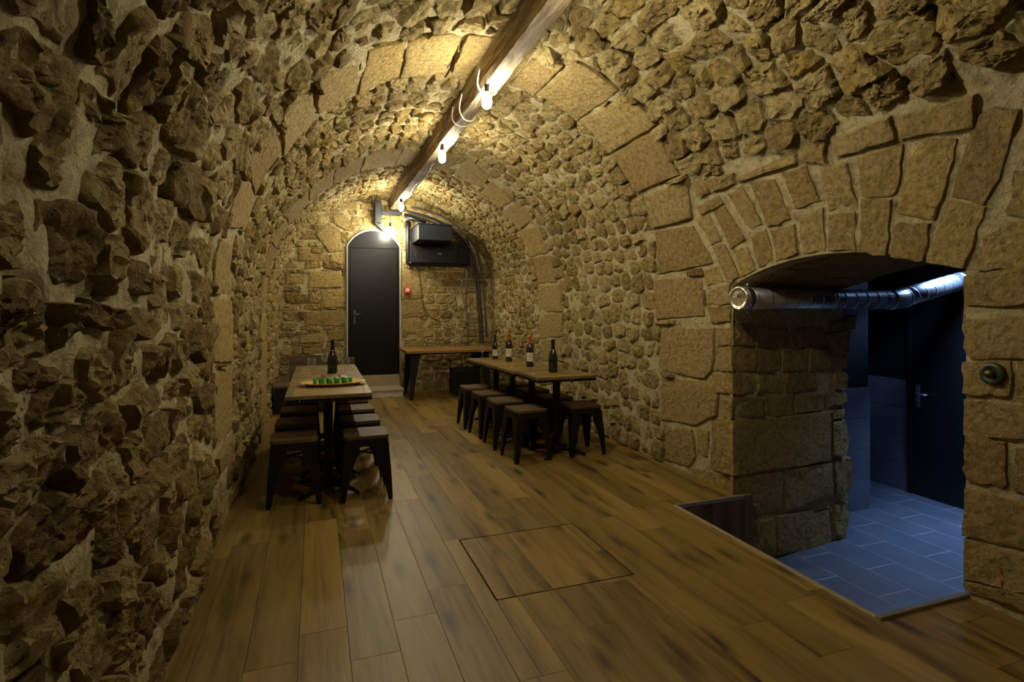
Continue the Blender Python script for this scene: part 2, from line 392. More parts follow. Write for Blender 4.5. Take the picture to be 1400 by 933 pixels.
def stone_vf(surf, poly, h, n=16, kind='rubble', tilt=0.0, rough=0.02, base=-0.04, seed=0):
    rg = random.Random(seed)
    if poly_area(poly) < 0: poly = poly[::-1]
    c = centroid(poly)
    if kind == 'dressed': poly = [(c[0]+(x-c[0])*1.015, c[1]+(y-c[1])*1.015) for x, y in poly]
    ol = resample(poly, n, 0 if kind == 'dressed' else 1); n = len(ol)
    span = sqrt(abs(poly_area(poly)))
    if kind == 'dressed':
        rings = [(1.0, base, 0), (1.0, 0.6*h, 0), (0.975, 0.93*h, 1), (0.9, 1.0*h, 1), (0.7, 1.0*h, 1), (0.4, 1.0*h, 1)]
        jit = 0.010
    elif n <= 10:
        rings = [(1.04, base, 0), (0.97, 0.62*h, 1), (0.74, 1.0*h, 1)]
        jit = 0.06*span
    elif n <= 16:
        rings = [(1.05, base, 0), (1.0, 0.45*h, 1), (0.92, 0.92*h, 1), (0.72, 1.0*h, 1), (0.4, 1.0*h, 1)]
        jit = 0.075*span
    else:
        rings = [(1.05, base, 0), (1.02, 0.1*h, 1), (0.99, 0.6*h, 1), (0.93, 0.93*h, 1), (0.84, 1.0*h, 1), (0.72, 1.0*h, 1), (0.58, 1.02*h, 1), (0.44, 1.02*h, 1), (0.28, 1.02*h, 1), (0.13, 1.02*h, 1)]
        jit = 0.085*span
    ta = rg.uniform(0, 2*pi); tx, ty = cos(ta)*tilt/span, sin(ta)*tilt/span
    off = Vector((rg.uniform(0, 50), rg.uniform(0, 50), rg.uniform(0, 50)))
    jj = [(1+rg.uniform(-1, 1)*0.5) for _ in range(n)]
    vs = []
    fr = 2.2/max(span, 0.05)
    for sc, hh, nz in rings:
        for k, (x, y) in enumerate(ol):
            dx, dy = (x-c[0]), (y-c[1]); q = Vector((x, y, 0))
            j = jit*(1.5*noise.noise(q*fr*1.6+off)+1.1*noise.noise(q*fr*4.5+off))
            l = sqrt(dx*dx+dy*dy)+1e-6; j = max(-0.3*l, min(0.18*l, j))
            x2 = c[0]+dx*sc*(1+j/l); y2 = c[1]+dy*sc*(1+j/l)
            H = hh
            if nz:
                q2 = Vector((x2, y2, 0))
                H += rough*(1.3*noise.noise(q2*fr+off)+0.9*noise.noise(q2*fr*2.7+off)+0.7*noise.noise(q2*fr*6+off)+0.45*noise.noise(q2*fr*13+off))
                H += (tx*dx+ty*dy)*sc*min(1, hh/max(h, 1e-4))
                H = max(H, 0.1*h if kind == 'dressed' else -0.01)
            vs.append(surf.to3(x2, y2, H))
    H = h*1.04+rough*noise.noise(Vector((c[0], c[1], 0))*fr+off)
    vs.append(surf.to3(c[0], c[1], H))
    fs = []
    for j in range(len(rings)-1):
        for k in range(n):
            q = (k+1) % n; fs.append((j*n+k, j*n+q, (j+1)*n+q, (j+1)*n+k))
    b = (len(rings)-1)*n
    for k in range(n): fs.append((b+k, b+(k+1) % n, len(vs)-1))
    # outward winding: check one top face against the surface normal
    f = fs[-1]; nn = (vs[f[1]]-vs[f[0]]).cross(vs[f[2]]-vs[f[0]])
    c3 = surf.to3(c[0], c[1], 0); n3 = surf.to3(c[0], c[1], 1)-c3
    if nn.dot(n3) < 0: fs = [g[::-1] for g in fs]
    return vs, fs, c3
def set_tint(me, vals):
    a = me.attributes.new('tint', 'FLOAT', 'POINT'); a.data.foreach_set('value', vals)
def add_stone(name, surf, poly, h, m, parent, tint=None, **kw):
    vs, fs, c3 = stone_vf(surf, poly, h, **kw)
    me = bpy.data.meshes.new(name); me.from_pydata([tuple(v-c3) for v in vs], [], fs); me.update()
    me.polygons.foreach_set('use_smooth', [True]*len(me.polygons)); me.set_sharp_from_angle(angle=0.62)
    set_tint(me, [rnd.random() if tint is None else tint]*len(vs))
    return link(name, me, m, parent, c3)
def add_stuff(name, items, m, parent):
    V, Fc, T = [], [], []
    for (vs, fs, c3), t in items:
        o = len(V); V += [tuple(v) for v in vs]; Fc += [tuple(i+o for i in f) for f in fs]; T += [t]*len(vs)
    me = bpy.data.meshes.new(name); me.from_pydata(V, [], Fc); me.update()
    me.polygons.foreach_set('use_smooth', [True]*len(me.polygons)); me.set_sharp_from_angle(angle=0.62); set_tint(me, T)
    o = link(name, me, m, parent); o['kind'] = 'stuff'; return o

# ------------------------------------------------------------------ vault shell (mortar bed)
def bed(p, n):
    b = 0.014+0.016*noise.noise(p*2.3)+0.012*noise.noise(p*6.1+Vector((9, 3, 1)))+0.007*noise.noise(p*17)
    if p.x > 2.2 and p.y < 4.1: b = 0.004+(b-0.014)*0.6                             # flush pointing between the dressed stones
    c = noise.noise(p*7.5+Vector((2, 8, 4)))
    if c > 0.22 and (p.x < 1.1 or p.z > 2.3): b -= min(0.06, (c-0.22)*0.26)      # eroded hollows in the old joints
    return b
def shell(name, ycols, srange, ns, label, low=None):
    vs, fs = [], []; s0, s1 = srange
    for y in ycols:
        e = low(y) if low else s1
        for k in range(ns+1):
            s = s0+(e-s0)*k/ns
            p = VA.to3(y, s); n = VA.to3(y, s, 1)-p
            vs.append(p+n*bed(p, n))
    m1 = ns+1
    for i in range(len(ycols)-1):
        for k in range(ns):
            a = i*m1+k; fs.append((a, a+1, a+m1+1, a+m1))
    f = fs[0]; v = [vs[i] for i in f]
    nn = (v[1]-v[0]).cross(v[2]-v[0]); 
    if nn.dot(Vector((CX, v[0].y, 1.0))-v[0]) < 0: fs = [g[::-1] for g in fs]
    me = bpy.data.meshes.new(name); me.from_pydata([tuple(q) for q in vs], [], fs); me.update()
    me.polygons.foreach_set('use_smooth', [True]*len(me.polygons)); set_tint(me, [0.5]*len(vs))
    return struct(link(name, me, M['mortar']), label)
def frange(a, b, st):
    n = max(1, round((b-a)/st)); return [a+(b-a)*i/n for i in range(n+1)]
ycols = frange(YF, 0.4, 0.12)[:-1]+frange(0.4, OY0, 0.03)[:-1]+frange(OY0, OY1, 0.03)[:-1]+frange(OY1, YB, 0.04)
SL, SR = S_ARC+0.6*R, S_END-0.6*R
wall_left = shell('wall_left', ycols, (-0.03, SL), 84, 'rough rubble stone wall of the vaulted cellar')
ceiling = shell('ceiling', ycols, (SL, SR), 110, 'rubble stone barrel vault')
def lowr(y): return s_of_zr(arch_z(y)) if OY0+1e-4 < y < OY1-1e-4 else s_of_zr(-0.03)
def right_shell():
    pier = [y for y in ycols if y <= OY0+1e-4]; mid = [y for y in ycols if OY0-1e-4 <= y <= OY1+1e-4]; far = [y for y in ycols if y >= OY1-1e-4]
    vs, fs = [], []
    for cols, low in ((pier, lambda y: s_of_zr(-0.58)), (mid, lambda y: s_of_zr(arch_z(y))), (far, lambda y: s_of_zr(-0.58))):
        o = len(vs); ns = 70
        for y in cols:
            e = low(y)
            for k in range(ns+1):
                s = SR+(e-SR)*k/ns; p = VA.to3(y, s); n = VA.to3(y, s, 1)-p
                w = min(1.0, max(0.0, min(abs(y-OY0), abs(y-OY1))/0.1)) if p.z < 1.7 else 1.0
                vs.append(p+n*bed(p, n)*w)
        m1 = ns+1
        for i in range(len(cols)-1):
            for k in range(ns): a = o+i*m1+k; fs.append((a, a+1, a+m1+1, a+m1))
    v = [vs[i] for i in fs[0]]; nn = (v[1]-v[0]).cross(v[2]-v[0])
    if nn.dot(Vector((CX, v[0].y, 1.0))-v[0]) < 0: fs = [g[::-1] for g in fs]
    me = bpy.data.meshes.new('wall_right'); me.from_pydata([tuple(q) for q in vs], [], fs); me.update()
    me.polygons.foreach_set('use_smooth', [True]*len(me.polygons)); set_tint(me, [0.45]*len(vs))
    return struct(link('wall_right', me, M['mortar']), 'stone wall with arched opening to the tiled annex')
wall_right = right_shell()
def owner(s): return wall_left if s < SL else (ceiling if s < SR else wall_right)

# ------------------------------------------------------------------ traced dressed stones: crop origin, scale, corner lists
def crop(x0, y0, k): return lambda pts: [(x0+x/k, y0+y/k) for x, y in pts]
cA, cB, cC, cE, cF = crop(880, 120, 3.332), crop(1120, 110, 3.217), crop(880, 380, 3.108), crop(1300, 360, 3.59), crop(1300, 600, 3.73)
cG, cH, cI, cJ = crop(680, 60, 3.332), crop(600, 180, 3.11), crop(280, 40, 3.333), crop(270, 260, 2.455)
DRESSED = []     # (name, pixel polygon, height, tint)
for nm, c, h, lst in (
    ('string_course_stone', cA, 0.03, [[(228,425),(285,410),(308,475),(258,497)], [(292,418),(415,385),(425,430),(325,472)],
        [(428,405),(600,330),(698,300),(705,335),(590,372),(440,425)], [(735,265),(830,235),(838,332),(740,338)]]),
    ('string_course_stone', cB, 0.035, [[(75,250),(325,150),(350,250),(85,330)], [(355,150),(690,60),(690,200),(365,248)]]),
    ('voussoir', cA, 0.016, [[(240,545),(345,490),(370,525),(265,580)], [(245,600),(300,575),(358,695),(315,712)], [(318,560),(375,540),(468,690),(405,738)],
        [(385,480),(450,445),(545,620),(485,655)], [(483,430),(600,415),(675,595),(570,637)], [(635,385),(745,360),(810,515),(695,550)],
        [(315,725),(372,712),(440,862),(395,900)], [(415,740),(475,722),(517,830),(450,862)], [(492,680),(560,645),(602,785),(530,820)],
        [(582,650),(690,625),(712,752),(612,790)], [(710,590),(820,550),(833,745),(735,752)], [(280,830),(345,810),(365,880),(295,905)]]),
    ('voussoir', cB, 0.018, [[(10,385),(130,355),(168,555),(50,570)], [(175,340),(370,280),(345,490),(320,508),(190,505)],
        [(400,340),(480,255),(612,252),(512,608),(350,588)], [(690,170),(780,115),(885,130),(800,420),(730,545),(595,510),(625,370)],
        [(570,530),(735,560),(640,830),(478,800)], [(50,590),(165,578),(165,752),(45,745)], [(190,520),(325,520),(303,770),(185,755)],
        [(335,625),(490,630),(465,800),(320,775)]]),
    ('pier_block', cB, 0.02, [[(830,595),(870,400),(960,380),(960,600)], [(700,835),(730,690),(830,630),(960,615),(960,825)]]),
    ('pier_block', cE, 0.02, [[(70,62),(450,10),(450,200),(75,210)], [(72,275),(450,262),(450,470),(110,465),(72,410)], [(72,485),(300,480),(300,655),(72,635)],
        [(340,490),(450,490),(450,700),(340,670)], [(72,668),(450,705),(450,870),(75,840)]]),
    ('pier_block', cF, 0.02, [[(80,-25),(290,20),(300,230),(270,250),(90,215),(76,150)], [(340,40),(460,50),(460,290),(335,270)],
        [(76,255),(460,330),(460,590),(76,490)], [(76,510),(460,610),(460,800),(80,715)], [(80,722),(460,815),(460,900),(90,775)]]),
    ('rib_block', cC, 0.02, [[(45,10),(245,0),(262,160),(60,178)], [(80,215),(303,215),(298,395),(270,430),(70,390)],
        [(75,425),(270,445),(320,505),(310,585),(215,625),(80,600)], [(100,640),(210,650),(230,760),(195,800),(95,770)]]),
    ('quoin', cC, 0.016, [[(235,645),(280,650),(275,760),(232,745)], [(270,40),(372,30),(372,110),(275,115)], [(275,125),(372,120),(372,185),(290,190)], [(312,215),(376,212),(376,285),(318,290)],
        [(312,300),(376,292),(376,395),(312,395)], [(285,415),(376,402),(376,490),(285,490)], [(330,520),(376,515),(376,600),(332,600)],
        [(295,615),(376,612),(376,830),(290,815)], [(210,810),(290,820),(372,850),(370,910),(215,850)]]),
    ('rib_block', cA, 0.02, [[(60,655),(225,632),(320,800),(70,848)]]),
    ('rib_block', cG, 0.035, [[(195,215),(385,45),(590,165),(570,190),(365,338)], [(385,335),(535,260),(640,250),(730,360),(515,487)],
        [(530,495),(720,395),(835,590),(640,670)], [(680,690),(870,615),(890,790),(715,835)], [(60,170),(160,60),(300,90),(170,215)]]),
    ('rib_block', cH, 0.03, [[(70,170),(130,110),(215,180),(205,215),(125,265)], [(170,265),(230,205),(315,290),(245,330)], [(275,335),(340,295),(410,370),(345,412)],
        [(345,425),(420,400),(470,510),(395,530)], [(405,535),(480,525),(503,640),(430,645)], [(428,655),(520,650),(530,765),(430,765)],
        [(435,780),(530,770),(532,870),(435,880)], [(440,890),(530,880),(532,975),(440,975)], [(440,990),(530,985),(532,1070),(440,1075)]]),
    ('rib_block', cI, 0.03, [[(925,45),(1120,10),(1165,25),(1095,190),(885,210)], [(740,75),(915,35),(878,205),(690,285)], [(505,215),(690,140),(685,275),(505,375)],
        [(385,310),(480,270),(490,400),(345,570),(345,390)], [(175,590),(300,430),(335,540),(215,750)], [(165,640),(212,765),(190,920),(85,900)]]),
    ('rib_block', cJ, 0.03, [[(45,150),(98,185),(102,350),(45,350)], [(33,372),(103,372),(103,578),(36,578)], [(36,612),(105,592),(105,800),(42,860)], [(50,905),(107,822),(113,890),(60,955)]]),
    ):
    for p in lst: DRESSED.append((nm, c(p), h))
EX = []          # excluded convex polygons on the vault surface
def put_dressed(nm, poly, h, tint=None):
    poly = hull([(round(a, 5), round(b, 5)) for a, b in poly])
    EX.append(poly); c = centroid(poly)
    add_stone(nm, VA, poly, h, M['dressed'], owner(c[1]), n=20, kind='dressed', rough=0.006, base=-0.10, seed=len(EX), tilt=0.006, tint=tint)
for nm, pp, h in DRESSED:
    poly = [VA.pix(u, v) for u, v in pp]
    if nm == 'rib_block':      # keep a rib block inside its rib's band
        cy = sum(p[0] for p in poly)/len(poly); lo, hi = ((3.42, 4.3) if cy < 5 else (6.15, 7.0))
        poly = [(min(max(a, lo), hi), b) for a, b in poly]
    put_dressed(nm, poly, h)
def rib_run(y0, y1, s0, s1, step):
    s = s0
    while s < s1-0.1:
        e = min(s+step*rnd.uniform(0.8, 1.25), s1)
        if s1-e < 0.12: e = s1
        ja, jb = rnd.uniform(-.03, .03), rnd.uniform(-.03, .03)
        put_dressed('rib_block', [(y0+ja, s+.008), (y1+jb, s+.008), (y1+jb, e-.008), (y0+ja, e-.008)], 0.03); s = e
# the far rib's left half and the parts of both ribs hidden by the beam
sh = VA.pix(*cH([(70, 140)])[0])[1]
rib_run(6.2, 6.92, 0.02, sh-0.03, 0.36)
s_a = max(p[1] for p in EX[[i for i, d in enumerate(DRESSED) if d[1][0] == cI([(925, 45)])[0]][0]])
s_b = min(p[1] for p in EX[[i for i, d in enumerate(DRESSED) if d[1][0] == cG([(60, 170)])[0]][0]])
if s_b-s_a > 0.15: rib_run(3.5, 4.2, s_a+0.01, s_b-0.01, 0.34)

# the pier goes on in coursed blocks beyond the frame
zz = -0.02
while zz < 1.75:
    hh = rnd.uniform(0.2, 0.3); yy = 1.43-rnd.uniform(0, 0.03); lo_ = 1.43
    for e in EX:                      # start each course where the traced blocks of that height end
        if min(q[1] for q in e) < s_of_zr(zz+hh/2) < max(q[1] for q in e) and min(q[0] for q in e) < 1.6: lo_ = min(lo_, min(q[0] for q in e))
    yy = lo_-0.012
    while yy > 0.2:
        w = rnd.uniform(0.3, 0.55)
        put_dressed('pier_block', [(yy-w+.008, s_of_zr(zz+.008)), (yy-.006, s_of_zr(zz+.008)), (yy-.006, s_of_zr(zz+hh-.008)), (yy-w+.008, s_of_zr(zz+hh-.008))], 0.02); yy -= w
    zz += hh
# string-course line: rubble only above it on the near right
strl = sorted(VA.pix(u, v) for u, v in [(945, 262), (1000, 245), (1060, 215), (1101, 199), (1150, 182), (1222, 157), (1334, 128), (1400, 105), (1470, 80)])
def s_string(y):
    if y <= strl[0][0]: return strl[0][1]
    for (a, b), (c, d) in zip(strl, strl[1:]):
        if y <= c: return b+(d-b)*(y-a)/(c-a)
    return strl[-1][1]

# ------------------------------------------------------------------ rubble: cells grown from courses
sites = []        # (a, b, size, prot, tilt, rough)
def zone(y0, y1, s0, s1, size, prot, tilt, rough, asp=1.35, gaps=(0.04, 0.06, 0.08, 0.12, 0.2), tr=(0, 1)):
    b = s0+size*0.4
    while b < s1:
        hh = size*rnd.uniform(0.7, 1.25); a = y0+rnd.uniform(0.1, 0.8)*size
        while a < y1:
            w = size*asp*rnd.uniform(0.5, 1.5)
            sites.append((a+w/2, b+rnd.uniform(-.28, .28)*hh, size, prot, tilt, rough, gaps, tr)); a += w
        b += hh*0.95
SM = S_TOT/2
WG = (0.08, 0.12, 0.18, 0.28, 0.4)
zone(0.5, 3.55, 0.0, SM, 0.185, (0.018, 0.055), 0.045, 0.016, gaps=WG, tr=(0, 0.8))
zone(0.5, 3.45, SM, S_END+0.2, 0.165, (0.02, 0.06), 0.045, 0.016, gaps=(0.06, 0.1, 0.16, 0.24), tr=(0.1, 1))
zone(4.1, 6.2, 0.0, SM, 0.145, (0.02, 0.05), 0.03, 0.015, gaps=(0.06, 0.1, 0.16, 0.24), tr=(0.1, 0.9))
zone(4.05, 6.2, SM, S_TOT-0.03, 0.155, (0.022, 0.046), 0.022, 0.013, tr=(0.12, 0.8))
zone(6.9, 8.98, 0.0, SM, 0.115, (0.012, 0.04), 0.025, 0.014, tr=(0.3, 1))
zone(6.9, 8.98, SM, S_TOT-0.03, 0.12, (0.018, 0.042), 0.02, 0.013, tr=(0.15, 0.85))
grid = {}
GS = 0.3
for i, st in enumerate(sites): grid.setdefault((int(st[0]//GS), int(st[1]//GS)), []).append(i)
ASP = 1.3
buckets = {wall_left: [], ceiling: [], wall_right: []}
for i, (a, b, size, prot, tilt, rough, gaps, tr) in enumerate(sites):
    if b > SM and a < 3.42 and b > s_string(a)-0.04: continue
    w = size*1.25
    p = [(-w*ASP, -w), (w*ASP, -w), (w*ASP, w), (-w*ASP, w)]
    gap = size*rnd.choice(gaps)*rnd.uniform(0.8, 1.2)
    gx, gy = int(a//GS), int(b//GS)
    for ii in range(gx-2, gx+3):
        for jj in range(gy-2, gy+3):
            for k in grid.get((ii, jj), ()):
                if k == i: continue
                dx, dy = (sites[k][0]-a)/ASP, sites[k][1]-b
                L = sqrt(dx*dx+dy*dy)
                if L > 2.6*w or L < 1e-4: continue
                p = clip(p, dx/L/ASP, dy/L, L*0.5-gap*0.5)
                if len(p) < 3: break
    if len(p) < 3: continue
    p = [(x+a, y+b) for x, y in p]
    p = clip(p, 0, -1, -0.005); p = clip(p, 0, 1, S_TOT-0.005)
    if len(p) < 3: continue
    x0, x1 = min(q[0] for q in p), max(q[0] for q in p); y0, y1 = min(q[1] for q in p), max(q[1] for q in p)
    for e in EX:
        if len(p) < 3: break
        if x1 < min(q[0] for q in e)-.02 or x0 > max(q[0] for q in e)+.02 or y1 < min(q[1] for q in e)-.02 or y0 > max(q[1] for q in e)+.02: continue
        best, ba = None, -1
        for q in range(len(e)):
            (ex, ey), (fx, fy) = e[q], e[(q+1) % len(e)]
            nx, ny = fy-ey, -(fx-ex); L = sqrt(nx*nx+ny*ny)
            if L < 1e-5: continue
            nx, ny = nx/L, ny/L
            cl = clip(p, -nx, -ny, -(nx*ex+ny*ey)-0.012)
            ar = abs(poly_area(cl)) if len(cl) > 2 else 0
            if ar > ba: best, ba = cl, ar
        p = best or []
    if len(p) < 3 or abs(poly_area(p)) < 0.0022: continue
    c = centroid(p); c3 = VA.to3(c[0], c[1])
    pts = [project(VA.to3(x, y)) for x, y in p]; vis = 0
    if all(pts):
        cu, cv = sum(q[0] for q in pts)/len(pts), sum(q[1] for q in pts)/len(pts)
        vis = abs(poly_area(pts))
        if not (-60 < cu < 1460 and -60 < cv < 990): vis *= 0.001
    big = vis
    n = 34 if vis > 1500 else (16 if vis > 350 else 10)
    h = rnd.uniform(*prot)*(1.0 if abs(poly_area(p)) > 0.008 else 0.7)
    buckets[owner(c[1])].append((vis, p, h, n, tilt*rnd.uniform(0.3, 1.2), rough, i, rnd.uniform(*tr)))
for own, lst in buckets.items():
    lst.sort(key=lambda q: -q[0])
    for q, (vis, p, h, n, tl, ro, sd, tn) in enumerate(lst[:295]):
        add_stone('stone', VA, p, h, M['rubble'], own, n=n, tilt=tl, rough=ro, seed=sd, tint=tn)
    if len(lst) > 295:
        add_stuff('small_rubble', [(stone_vf(VA, p, h, n=10, tilt=tl, rough=ro, seed=sd), tn) for vis, p, h, n, tl, ro, sd, tn in lst[295:]], M['rubble'], own)
print('rubble', {o.name: len(l) for o, l in buckets.items()})

# ------------------------------------------------------------------ back wall
PB = Plane((0, YB, 0), (1, 0, 0), (0, 0, 1))
def grid_wall(name, plane, a0, a1, b0, b1, st, label, tint=0.45, skip=None):
    na, nb = max(2, round((a1-a0)/st)), max(2, round((b1-b0)/st)); vs = []
    for i in range(na+1):
        for j in range(nb+1):
            p = plane.to3(a0+(a1-a0)*i/na, b0+(b1-b0)*j/nb); vs.append(p+plane.n*bed(p, None)*0.6)
    fs = []
    for i in range(na):
        for j in range(nb):
            if skip and skip(a0+(a1-a0)*(i+.5)/na, b0+(b1-b0)*(j+.5)/nb): continue
            k = i*(nb+1)+j; fs.append((k, k+nb+1, k+nb+2, k+1))
    me = bpy.data.meshes.new(name); me.from_pydata([tuple(q) for q in vs], [], fs); me.update()
    me.polygons.foreach_set('use_smooth', [True]*len(me.polygons)); set_tint(me, [tint]*len(vs))
    return struct(link(name, me, M['mortar']), label)
wall_back = grid_wall('wall_back', PB, XL-0.1, XR+0.1, -0.05, 3.3, 0.06, 'coursed stone end wall around the black door')
cK, cL = crop(370, 280, 4.245), crop(440, 250, 3.73)
DX0, DX1, DZ0, DZ1 = 0.475, 1.275, 0.29, 2.33         # door on the end wall
EXB = [[(DX0-.04, -0.05), (DX1+.04, -0.05), (DX1+.04, 2.33), (DX0+.66, 2.62), (DX0+.14, 2.62), (DX0-.04, 2.33)]]
for c, lst in ((cK, [[(225,390),(410,385),(415,480),(220,480)], [(295,495),(430,490),(430,595),(290,595)], [(200,620),(415,610),(420,705),(205,700)],
        [(265,170),(340,105),(400,150),(420,270),(340,275)], [(365,60),(420,50),(465,90),(440,150),(370,110)], [(85,400),(200,400),(205,455),(90,460)],
        [(345,290),(430,285),(430,350),(345,330)], [(165,290),(330,285),(330,325),(160,325)], [(170,760),(320,740),(320,800),(170,800)], [(340,730),(425,725),(425,785),(340,790)]]),
        (cL, [[(405,450),(540,450),(520,590),(405,595)], [(410,605),(520,600),(545,680),(410,688)], [(410,695),(480,690),(480,770),(410,770)], [(420,800),(520,790),(520,860),(420,860)]])):
    for p in lst:
        poly = hull([PB.pix(u, v) for u, v in c(p)]); EXB.append(poly)
        add_stone('ashlar_block', PB, poly, 0.03, M['dressed'], wall_back, n=18, kind='dressed', rough=0.008, base=-0.03, seed=len(EXB), tilt=0.012)
b = 0.0; bi = 0
while b < 3.15:
    hh = rnd.uniform(0.09, 0.19); a = XL+0.02+rnd.uniform(0, .1)
    while a < XR:
        w = rnd.uniform(0.13, 0.36); p = [(a+.006, b+.007), (a+w-.006, b+.007+rnd.uniform(-.01, .01)), (a+w-.006, b+hh-.006), (a+.006, b+hh-.006+rnd.uniform(-.012, .012))]
        a += w; cx, cz = centroid(p)
        lim = XR if cz < ZC else (CX+sqrt(max(0, R*R-(cz-ZC)**2)) if cz < ZC+R else CX)
        if abs(cx-CX) > (lim-CX)-0.02: continue
        for e in EXB:
            if len(p) < 3: break
            if max(q[0] for q in p) < min(q[0] for q in e) or min(q[0] for q in p) > max(q[0] for q in e) or max(q[1] for q in p) < min(q[1] for q in e) or min(q[1] for q in p) > max(q[1] for q in e): continue
            if poly_area(e) < 0: e = e[::-1]
            best, ba = [], -1
            for q in range(len(e)):
                (ex, ey), (fx, fy) = e[q], e[(q+1) % len(e)]
                nx, ny = fy-ey, -(fx-ex); L = sqrt(nx*nx+ny*ny)
                if L < 1e-6: continue
                nx, ny = nx/L, ny/L
                cl = clip(p, -nx, -ny, -(nx*ex+ny*ey)-0.01); ar = abs(poly_area(cl)) if len(cl) > 2 else 0
                if ar > ba: best, ba = cl, ar
            p = best
        if len(p) < 3 or abs(poly_area(p)) < 0.003: continue
        bi += 1
        add_stone('stone', PB, p, rnd.uniform(0.012, 0.035), M['rubble'] if rnd.random() < .6 else M['dressed'], wall_back, n=12, rough=0.012, tilt=0.012, seed=bi)
    b += hh
print('back stones', bi)

# end wall behind the camera
PF = Plane((0, YF, 0), (-1, 0, 0), (0, 0, 1))
grid_wall('wall_front', PF, -XR-0.1, -XL+0.1, -0.05, 3.3, 0.2, 'plain mortared end wall')

# ------------------------------------------------------------------ opening: passage faces
PIL_X1 = 4.13
PJ = Plane((XR-0.005, OY1-0.03, 0), (PIL_X1-XR, 0.14, 0), (0, 0, 1))          # jamb face seen through the opening
def wall_strip(name, quads, label, m='mortar'):
    vs, fs = [], []
    for q in quads:
        o = len(vs); vs += [Vector(p) for p in q]; fs.append(tuple(range(o, o+len(q))))
    o = pyd(name, vs, fs, M[m]); set_tint(o.data, [0.3]*len(vs)); return struct(o, label)
e = PJ.to3(PIL_X1-XR+0.01, 0)
wall_pl = wall_strip('wall_passage_left', [
    [PJ.to3(-0.01, ZT, .006), (e.x, e.y, ZT), (e.x, e.y, 1.95), PJ.to3(-0.01, 1.62, .006)],
    [(e.x, e.y, ZT), (e.x, 3.78, ZT), (e.x, 3.78, 1.95), (e.x, e.y, 1.95)]], 'thick stone jamb of the arched opening')
cD = crop(990, 420, 2.665)
for i, p in enumerate([[(30,60),(104,60),(104,140),(30,140)], [(110,60),(245,70),(245,145),(110,140)], [(252,75),(285,75),(285,145),(252,145)], [(292,75),(360,75),(360,145),(292,145)],
        [(365,95),(455,88),(440,150),(435,225),(400,205)], [(380,62),(478,30),(470,80),(380,88)],
        [(25,150),(110,155),(110,235),(25,235)], [(115,150),(200,155),(200,230),(115,235)], [(208,150),(300,150),(300,230),(208,230)], [(308,150),(385,150),(380,230),(308,230)],
        [(25,245),(105,250),(105,315),(25,315)], [(115,245),(208,245),(208,310),(115,315)], [(220,240),(332,240),(332,302),(220,308)], [(398,240),(435,235),(440,300),(400,305)],
        [(25,330),(140,330),(140,395),(25,405)], [(148,325),(250,320),(250,390),(148,395)], [(258,320),(362,315),(360,375),(258,385)], [(370,310),(440,310),(440,350),(380,360)],
        [(30,420),(380,380),(380,555),(210,590),(35,610)], [(390,375),(435,370),(430,400),(390,405)], [(390,420),(435,410),(447,500),(430,545),(390,540)],
        [(30,620),(208,600),(208,740),(95,770),(30,740)], [(218,590),(385,565),(388,690),(220,740)], [(400,560),(455,550),(455,650),(430,710),(400,690)],
        [(30,760),(90,785),(90,900),(30,900)], [(95,780),(178,770),(182,900),(95,900)], [(187,760),(380,730),(385,860),(190,900)], [(398,720),(450,710),(432,860),(398,830)]]):
    poly = hull([PJ.pix(u, v) for u, v in cD(p)])
    edge = max(q[0] for q in poly) > 1.02
    add_stone('jamb_stone', PJ, poly, 0.022 if edge else 0.012, M['dressed'], wall_pl, n=16, kind='dressed', rough=0.009, base=-0.02 if not edge else -0.14, seed=900+i, tilt=0.01)
wall_pr = wall_strip('wall_passage_right', [
    [(XR, OY0, ZT), (XR, OY0, 1.57), (4.05, OY0, 1.95), (4.05, OY0, ZT)],
    [(4.05, OY0, ZT), (4.05, OY0, 1.95), (4.05, 0.6, 1.95), (4.05, 0.6, ZT)]], 'stone jamb opposite the tiled annex wall')
PR = Plane((4.05, OY0, 0), (-1, 0, 0), (0, 0, 1))
bz = ZT
k = 0
while bz < 1.45:
    hh = rnd.uniform(0.2, 0.33); a = 0.0
    while a < 1.12:
        w = min(rnd.uniform(0.3, 0.55), 1.13-a)
        if w > .06: k += 1; add_stone('jamb_stone', PR, [(a+.007, bz+.007), (a+w-.007, bz+.007), (a+w-.007, min(bz+hh, 1.52)-.007), (a+.007, min(bz+hh, 1.52)-.007)], 0.022, M['dressed'], wall_pr, n=14, kind='dressed', rough=.006, base=-.02, seed=2000+k)
        a += w
    bz += hh
